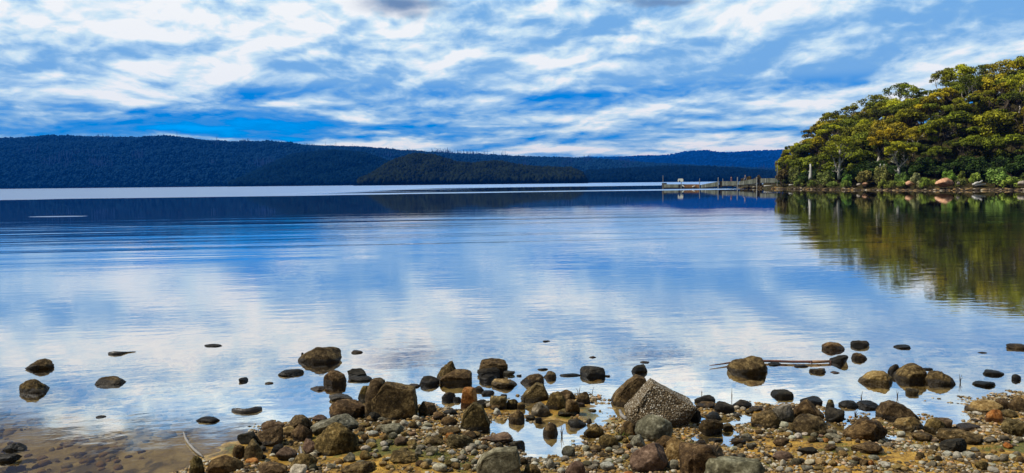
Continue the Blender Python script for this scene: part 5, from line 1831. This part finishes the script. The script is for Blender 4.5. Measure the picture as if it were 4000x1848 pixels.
JA, JB = at_z(2588, 737, 0)[:2], at_z(3030, 735, 0)[:2]
jd = (JB - JA) / np.linalg.norm(JB - JA)
jn = np.array((-jd[1], jd[0]))
if jn[1] < 0:
    jn = -jn
JROT = Matrix(((jd[0], jn[0], 0), (jd[1], jn[1], 0), (0, 0, 1)))


def onp(px, py, off=0.0):
    """photo pixel to a point on the jetty's own upright side plane"""
    d = ray(px, py)
    n3 = np.array((jn[0], jn[1], 0))
    p0 = np.array((JA[0], JA[1], 0)) + n3 * off
    return CO + d * (((p0 - CO) @ n3) / (d @ n3))


jet = tag(link('jetty', None), "weathered wooden jetty with pale posts running from the wooded shore out over the lake", 'jetty')
jet.location = (JA[0], JA[1], 0)
JO = Vector((JA[0], JA[1], 0))


def jpart(mb, name, mt, parent=None):
    o = mb.build(name, mt, parent or jet)
    if parent is None:
        o.location = (-0, 0, 0)
        for v in o.data.vertices:
            v.co -= JO
    else:
        for v in o.data.vertices:
            v.co -= JO
    return o


for (x0, x1, t0, t1, b0, b1, mt, nm) in ((2594, 2650, 720, 720, 732.5, 732.5, m_board, 'side_boards'), (2672, 2731, 720, 720, 733, 733, m_rust, 'rusty_side_boards'), (2738, 2804, 722, 709.5, 734, 727, m_board, 'ramp_boards'),
                                       (2821, 2879, 708, 708, 725.5, 724.5, m_board, 'side_boards'), (2884, 2954, 709, 697.5, 724, 716, m_board, 'side_boards'), (2971, 3040, 697, 696, 714, 714, m_board, 'side_boards')):
    mb = MB()
    nb_ = max(4, int((x1 - x0) / 3.4))
    for i in range(nb_):
        xa = x0 + (x1 - x0) * (i + .5) / nb_
        f_ = (i + .5) / nb_
        top = onp(xa, t0 + (t1 - t0) * f_)
        bot = onp(xa, b0 + (b1 - b0) * f_)
        w = np.linalg.norm(onp(x1, 700)[:2] - onp(x0, 700)[:2]) / nb_
        mb.box(((top[0] + bot[0]) / 2, (top[1] + bot[1]) / 2, (top[2] + bot[2]) / 2), (w * .9, .06, top[2] - bot[2]), JROT)
    jpart(mb, nm, mt)
    mb = MB()   # deck behind and below the boards
    pa, pb = onp(x0, t0 + 2.2), onp(x1, t1 + 2.2)
    L_ = np.linalg.norm(pb - pa)
    mid = (pa + pb) / 2
    sl = math.atan2(pb[2] - pa[2], L_)
    mb.box((mid[0] + jn[0] * 1.2, mid[1] + jn[1] * 1.2, mid[2] - .15), (L_, 2.2, .16), JROT @ Matrix.Rotation(-sl, 3, 'Y'))
    pa, pb = onp(x0, b0 + .5), onp(x1, b1 + .5)
    mid = (pa + pb) / 2
    sl = math.atan2(pb[2] - pa[2], L_)
    mb.box((mid[0] + jn[0] * .15, mid[1] + jn[1] * .15, mid[2] - .08), (L_, .2, .22), JROT @ Matrix.Rotation(-sl, 3, 'Y'))
    jpart(mb, 'deck', m_dark)
for px, yt, r in ((2590, 685, .09), (2661, 697, .11), (2733, 697, .10), (2806, 693, .14), (2881, 692, .14), (2957, 691, .15)):
    mb = MB()
    t = onp(px, yt, -.15)
    mb.tube([(t[0], t[1], -2.5), (t[0], t[1], t[2] - .15), (t[0], t[1], t[2])], [r, r * .95, r * .5], 10)
    jpart(mb, 'pile', m_pile)
for px, yt in ((2824, 698), (2892, 716), (2925, 716), (2975, 714), (3010, 714), (2760, 728), (2785, 727), (2840, 725), (2862, 725)):
    mb = MB()
    t = onp(px, yt, 1.6 if px != 2824 else .1)
    mb.tube([(t[0], t[1], -2.5 if px != 2824 else t[2] - 1.2), (t[0], t[1], t[2])], .11, 8)
    jpart(mb, 'post', m_dark if px != 2824 else m_pile)
mb = MB()
for (x0, x1, y0, y1) in ((2585, 2597, 715, 736), (2650, 2668, 720, 735), (2809, 2819, 708, 732), (2960, 2969, 699, 730)):
    mb = MB()
    a_, b_ = onp(x0, y0, .1), onp(x1, y1, .1)
    mb.box(((a_[0] + b_[0]) / 2 + jn[0] * .7, (a_[1] + b_[1]) / 2 + jn[1] * .7, (a_[2] + b_[2]) / 2), (np.linalg.norm(a_[:2] - b_[:2]), 1.3, a_[2] - b_[2]), JROT)
    jpart(mb, 'dark_infill', m_dark)  # solid dark boxes filling the openings in the jetty side
a_, b_ = onp(2648, 698, -.35), onp(2669, 710, -.35)
mb = MB()
cxx = (a_ + b_) / 2
w_, h_ = np.linalg.norm(a_[:2] - b_[:2]), a_[2] - b_[2]
prof = [(-.5, -.5), (-.5, .25), (-.38, .5), (.38, .5), (.5, .25), (.5, -.5), (-.02, -.5), (-.05, -.1), (-.28, -.1), (-.3, -.5)]
fr = [Vector(cxx) + JROT @ Vector((p[0] * w_, -.05, p[1] * h_)) for p in prof]
bk = [Vector(cxx) + JROT @ Vector((p[0] * w_, .05, p[1] * h_)) for p in prof]
nP = len(prof)
mb.add(fr + bk, [tuple(range(nP)), tuple(range(2 * nP - 1, nP - 1, -1))] + [(i, i + nP, (i + 1) % nP + nP, (i + 1) % nP) for i in range(nP)])
jpart(mb, 'sign_board', m_sign)
for (xa, ya, xb, yb_) in ((2665, 723, 2673, 731), (2705, 730, 2715, 726)):
    mb = MB()
    a_, b_ = onp(xa, ya, -.2), onp(xb, yb_, -.3)
    mb.tube([tuple(a_), tuple((a_ + b_) / 2), tuple(b_)], [.16, .18, .10], 8)
    jpart(mb, 'white_fender', m_sign)

# dark rubble below the shore end of the jetty
rs = np.random.RandomState(4)
BV, BF = ICO[1]
V, F, T = [], [], []
for k in range(170):
    px = rs.uniform(2885, 3075)
    b = onp(px, 736, rs.uniform(-.5, 2.8))
    s = rs.uniform(.15, .5)
    q = BV * (1 + rs.uniform(-.25, .25, (len(BV), 1))) * np.array((s, s * .8, s * .6)) + np.array((b[0], b[1], rs.uniform(-.1, .5) * np.clip((px - 2880) / 80, .1, 1)))
    F.append(BF + len(V) * len(BV))
    V.append(q)
    T += [rs.uniform(0, .35) if rs.uniform() < .9 else .8] * len(BF)
o = link('rubble', mesh_np('rubble', np.concatenate(V), np.concatenate(F), m_gravel, True, T))
tag(o, "dark stone rubble under the landward end of the jetty", None, None, 'stuff')
for k, (px, yt, w, lab) in enumerate(((2925, 680, 34, "brownish bush on the shore behind the walking person in white"), (2965, 687, 40, "low brownish bush right behind the jetty, next to the tall end post"), (2905, 690, 26, "small dark bush behind the jetty left of the walking person"))):
    Yb = 300 + k * 6
    p = at_y(px, yt, Yb)
    r = tag(link('shrub', None), lab, 'shrub', 'bushes behind the jetty')
    r.location = (p[0], Yb, -.3)
    r.scale = (w / FPX * Yb, w / FPX * Yb, p[2] + .4)
    f_, s_ = SHR[k]
    o = link('foliage', f_, r)
    o.color = (.55, .34, .3, 1)
    link('stems', s_, r)
# a spit of ground for those bushes
mb = MB()
gpx = [at_y(2880, 720, 300), at_y(3060, 720, 300), at_y(3060, 720, 330), at_y(2880, 720, 330)]
rsx = [(p[0], p[1]) for p in gpx]
GXs, GYs = np.meshgrid(np.linspace(rsx[0][0], rsx[1][0] + 10, 24), np.linspace(290, 330, 12))
u_ = (GXs - GXs.min()) / (GXs.max() - GXs.min())
v_ = (GYs - 290) / 40
GZs = -.5 + 1.1 * np.sin(np.clip(v_, 0, 1) * math.pi) * np.clip(u_ * 4, 0, 1) ** .5
link('spit', grid_mesh('spit', GXs, GYs, GZs, m_bank))['kind'] = 'structure'

# marker pole beside the tip shrub
x, y, z = shore_point(3037, 7.5)
pr = tag(link('marker_pole', None), "thin white pole with a small red board behind the tip shrub at the jetty end", 'pole')
pr.location = (x, y, z)
a_, b_ = at_y(3037, 629, y) - np.array((x, y, z)), at_y(3037, 668, y) - np.array((x, y, z))
mb = MB()
mb.tube([(b_[0], 0, 0), (a_[0], 0, a_[2])], [.09, .07], 8)
mb.build('pole', m_pile, pr)
mb = MB()
c_ = at_y(3032, 640, y) - np.array((x, y, z))
mb.box((c_[0], -.13, c_[2]), (.62, .05, .34))
mb.build('board', simple_mat("faded red", (.30, .06, .05), .7, .2, 3), pr)


# ------------------------------------------------------------------ people on the jetty
def skin_part(name, joints, edges, mt, parent, root=0, sub=1):
    me = bpy.data.meshes.new(name)
    me.from_pydata([j[0] for j in joints], edges, [])
    o = link(name, me, parent)
    me.materials.append(mt)
    sm = o.modifiers.new("skin", 'SKIN')
    sm.use_smooth_shade = True
    for i, j in enumerate(joints):
        me.skin_vertices[0].data[i].radius = (j[1], j[1])
        me.skin_vertices[0].data[i].use_root = (i == root)
    if sub:
        s = o.modifiers.new("sub", 'SUBSURF')
        s.levels = s.render_levels = sub
    return o


m_skin = simple_mat("skin", (0.45, 0.27, 0.19), .6, .05, 5, .05)
m_hair = simple_mat("dark hair", (0.03, 0.02, 0.015), .6, .1, 30, .2)
m_whitec = simple_mat("white cloth", (0.75, 0.75, 0.78), .9, .08, 6, .2)
m_pinkc = simple_mat("pink cloth", (0.62, 0.33, 0.32), .9, .08, 6, .2)
m_darkc = simple_mat("dark cloth", (0.04, 0.04, 0.055), .9, .08, 6, .2)


def person(loc, rz, stride, top, bottom, label, sleeves=True):
    """body is one skinned surface with five-fingered hands; clothes and hair are its children. Faces local +X."""
    r = tag(link('person', None), label, 'person', 'people on the jetty')
    r.location = loc
    r.rotation_euler = (0, 0, rz)
    s = stride
    J = [((0, 0, .93), .11), ((0, 0, 1.12), .105), ((.01, 0, 1.32), .12), ((0.01, 0, 1.43), .075), ((.02, 0, 1.50), .052), ((.03, 0, 1.60), .085), ((.035, 0, 1.68), .08)]
    E = [(0, 1), (1, 2), (2, 3), (3, 4), (4, 5), (5, 6)]
    ends = []
    for sg in (-1, 1):
        k = len(J)
        J += [((.0, sg * .09, .88), .085), ((s * sg * .20, sg * .10, .50), .058), ((s * sg * .36 - (.06 if sg * s < 0 else 0), sg * .10, .09 if sg * s > 0 else .13), .036), ((s * sg * .36 + .12, sg * .10, .04), .035)]
        E += [(0, k), (k, k + 1), (k + 1, k + 2), (k + 2, k + 3)]
        k = len(J)
        J += [((0.01, sg * .19, 1.38), .052), ((-s * sg * .10, sg * .23, 1.12), .040), ((-s * sg * .10 + .14, sg * .22, .92), .028), ((-s * sg * .10 + .17, sg * .22, .86), .030)]
        E += [(3, k), (k, k + 1), (k + 1, k + 2), (k + 2, k + 3)]
        h = k + 3
        hx, hy, hz = J[h][0]
        for f_, (ox, L_) in enumerate(((.03, .070), (.010, .080), (-.010, .075), (-.03, .060))):
            q = len(J)
            J += [((hx + ox, hy, hz - .04), .009), ((hx + ox + .008, hy - sg * .008, hz - .04 - L_), .008)]
            E += [(h, q), (q, q + 1)]
        q = len(J)
        J += [((hx + .045, hy, hz + .0), .010), ((hx + .06, hy - sg * .01, hz - .045), .009)]
        E += [(h - 1, q), (q, q + 1)]
    skin_part('body', J, E, m_skin, r)
    hd = ico(2)[0]
    V = hd * np.array((.102, .088, .112)) + np.array((.022, 0, 1.665))
    keep = V.copy()
    keep[:, 0] = np.where((V[:, 0] > .07) & (V[:, 2] < 1.70), .07, V[:, 0])
    link('hair', mesh_np('hair', keep, ICO_F2, m_hair, True), r)
    T = [((0, 0, .90), .135), ((0, 0, 1.12), .135), ((.01, 0, 1.32), .145), ((.01, 0, 1.42), .09)]
    TE = [(0, 1), (1, 2), (2, 3)]
    for sg in (-1, 1):
        k = len(T)
        T += [((.01, sg * .19, 1.37), .068), ((-s * sg * .05, sg * .21, 1.24), .060)]
        TE += [(2, k), (k, k + 1)]
    skin_part('shirt', T, TE, top, r)
    T, TE = [((0, 0, .93), .135)], []
    for sg in (-1, 1):
        k = len(T)
        T += [((.0, sg * .09, .86), .10), ((s * sg * .20, sg * .10, .50), .075), ((s * sg * .34 - (.05 if sg * s < 0 else 0), sg * .10, .16), .062)]
        TE += [(0, k), (k, k + 1), (k + 1, k + 2)]
    skin_part('trousers', T, TE, bottom, r)
    return r


jang = math.atan2(jd[1], jd[0])
p = onp(2911, 704.5, .9)
person((p[0], p[1], p[2] - .05), jang + math.pi, 1.0, m_whitec, m_whitec, "person in white shirt and trousers mid-stride on the upper jetty ramp")
p = onp(2857, 712.5, .9)
person((p[0], p[1], p[2]), jang + math.pi * .8, 0.35, m_pinkc, m_pinkc, "person in pink clothes standing behind the lower jetty boards")

# ------------------------------------------------------------------ haze over the lake
m_haze, g = mat("haze")
pv = g.n('ShaderNodeVolumePrincipled')
pv.inputs['Color'].default_value = (0.0, 0.21, 1.0, 1)
pv.inputs['Density'].default_value = 0.00006
pv.inputs['Anisotropy'].default_value = 0.0
o_ = g.n('ShaderNodeOutputMaterial')
g.nt.links.new(pv.outputs[0], o_.inputs['Volume'])
mb = MB()
mb.box((0, 5900, 171), (18000, 12400, 358))
hz = mb.build('haze', m_haze)
hz['kind'] = 'stuff'
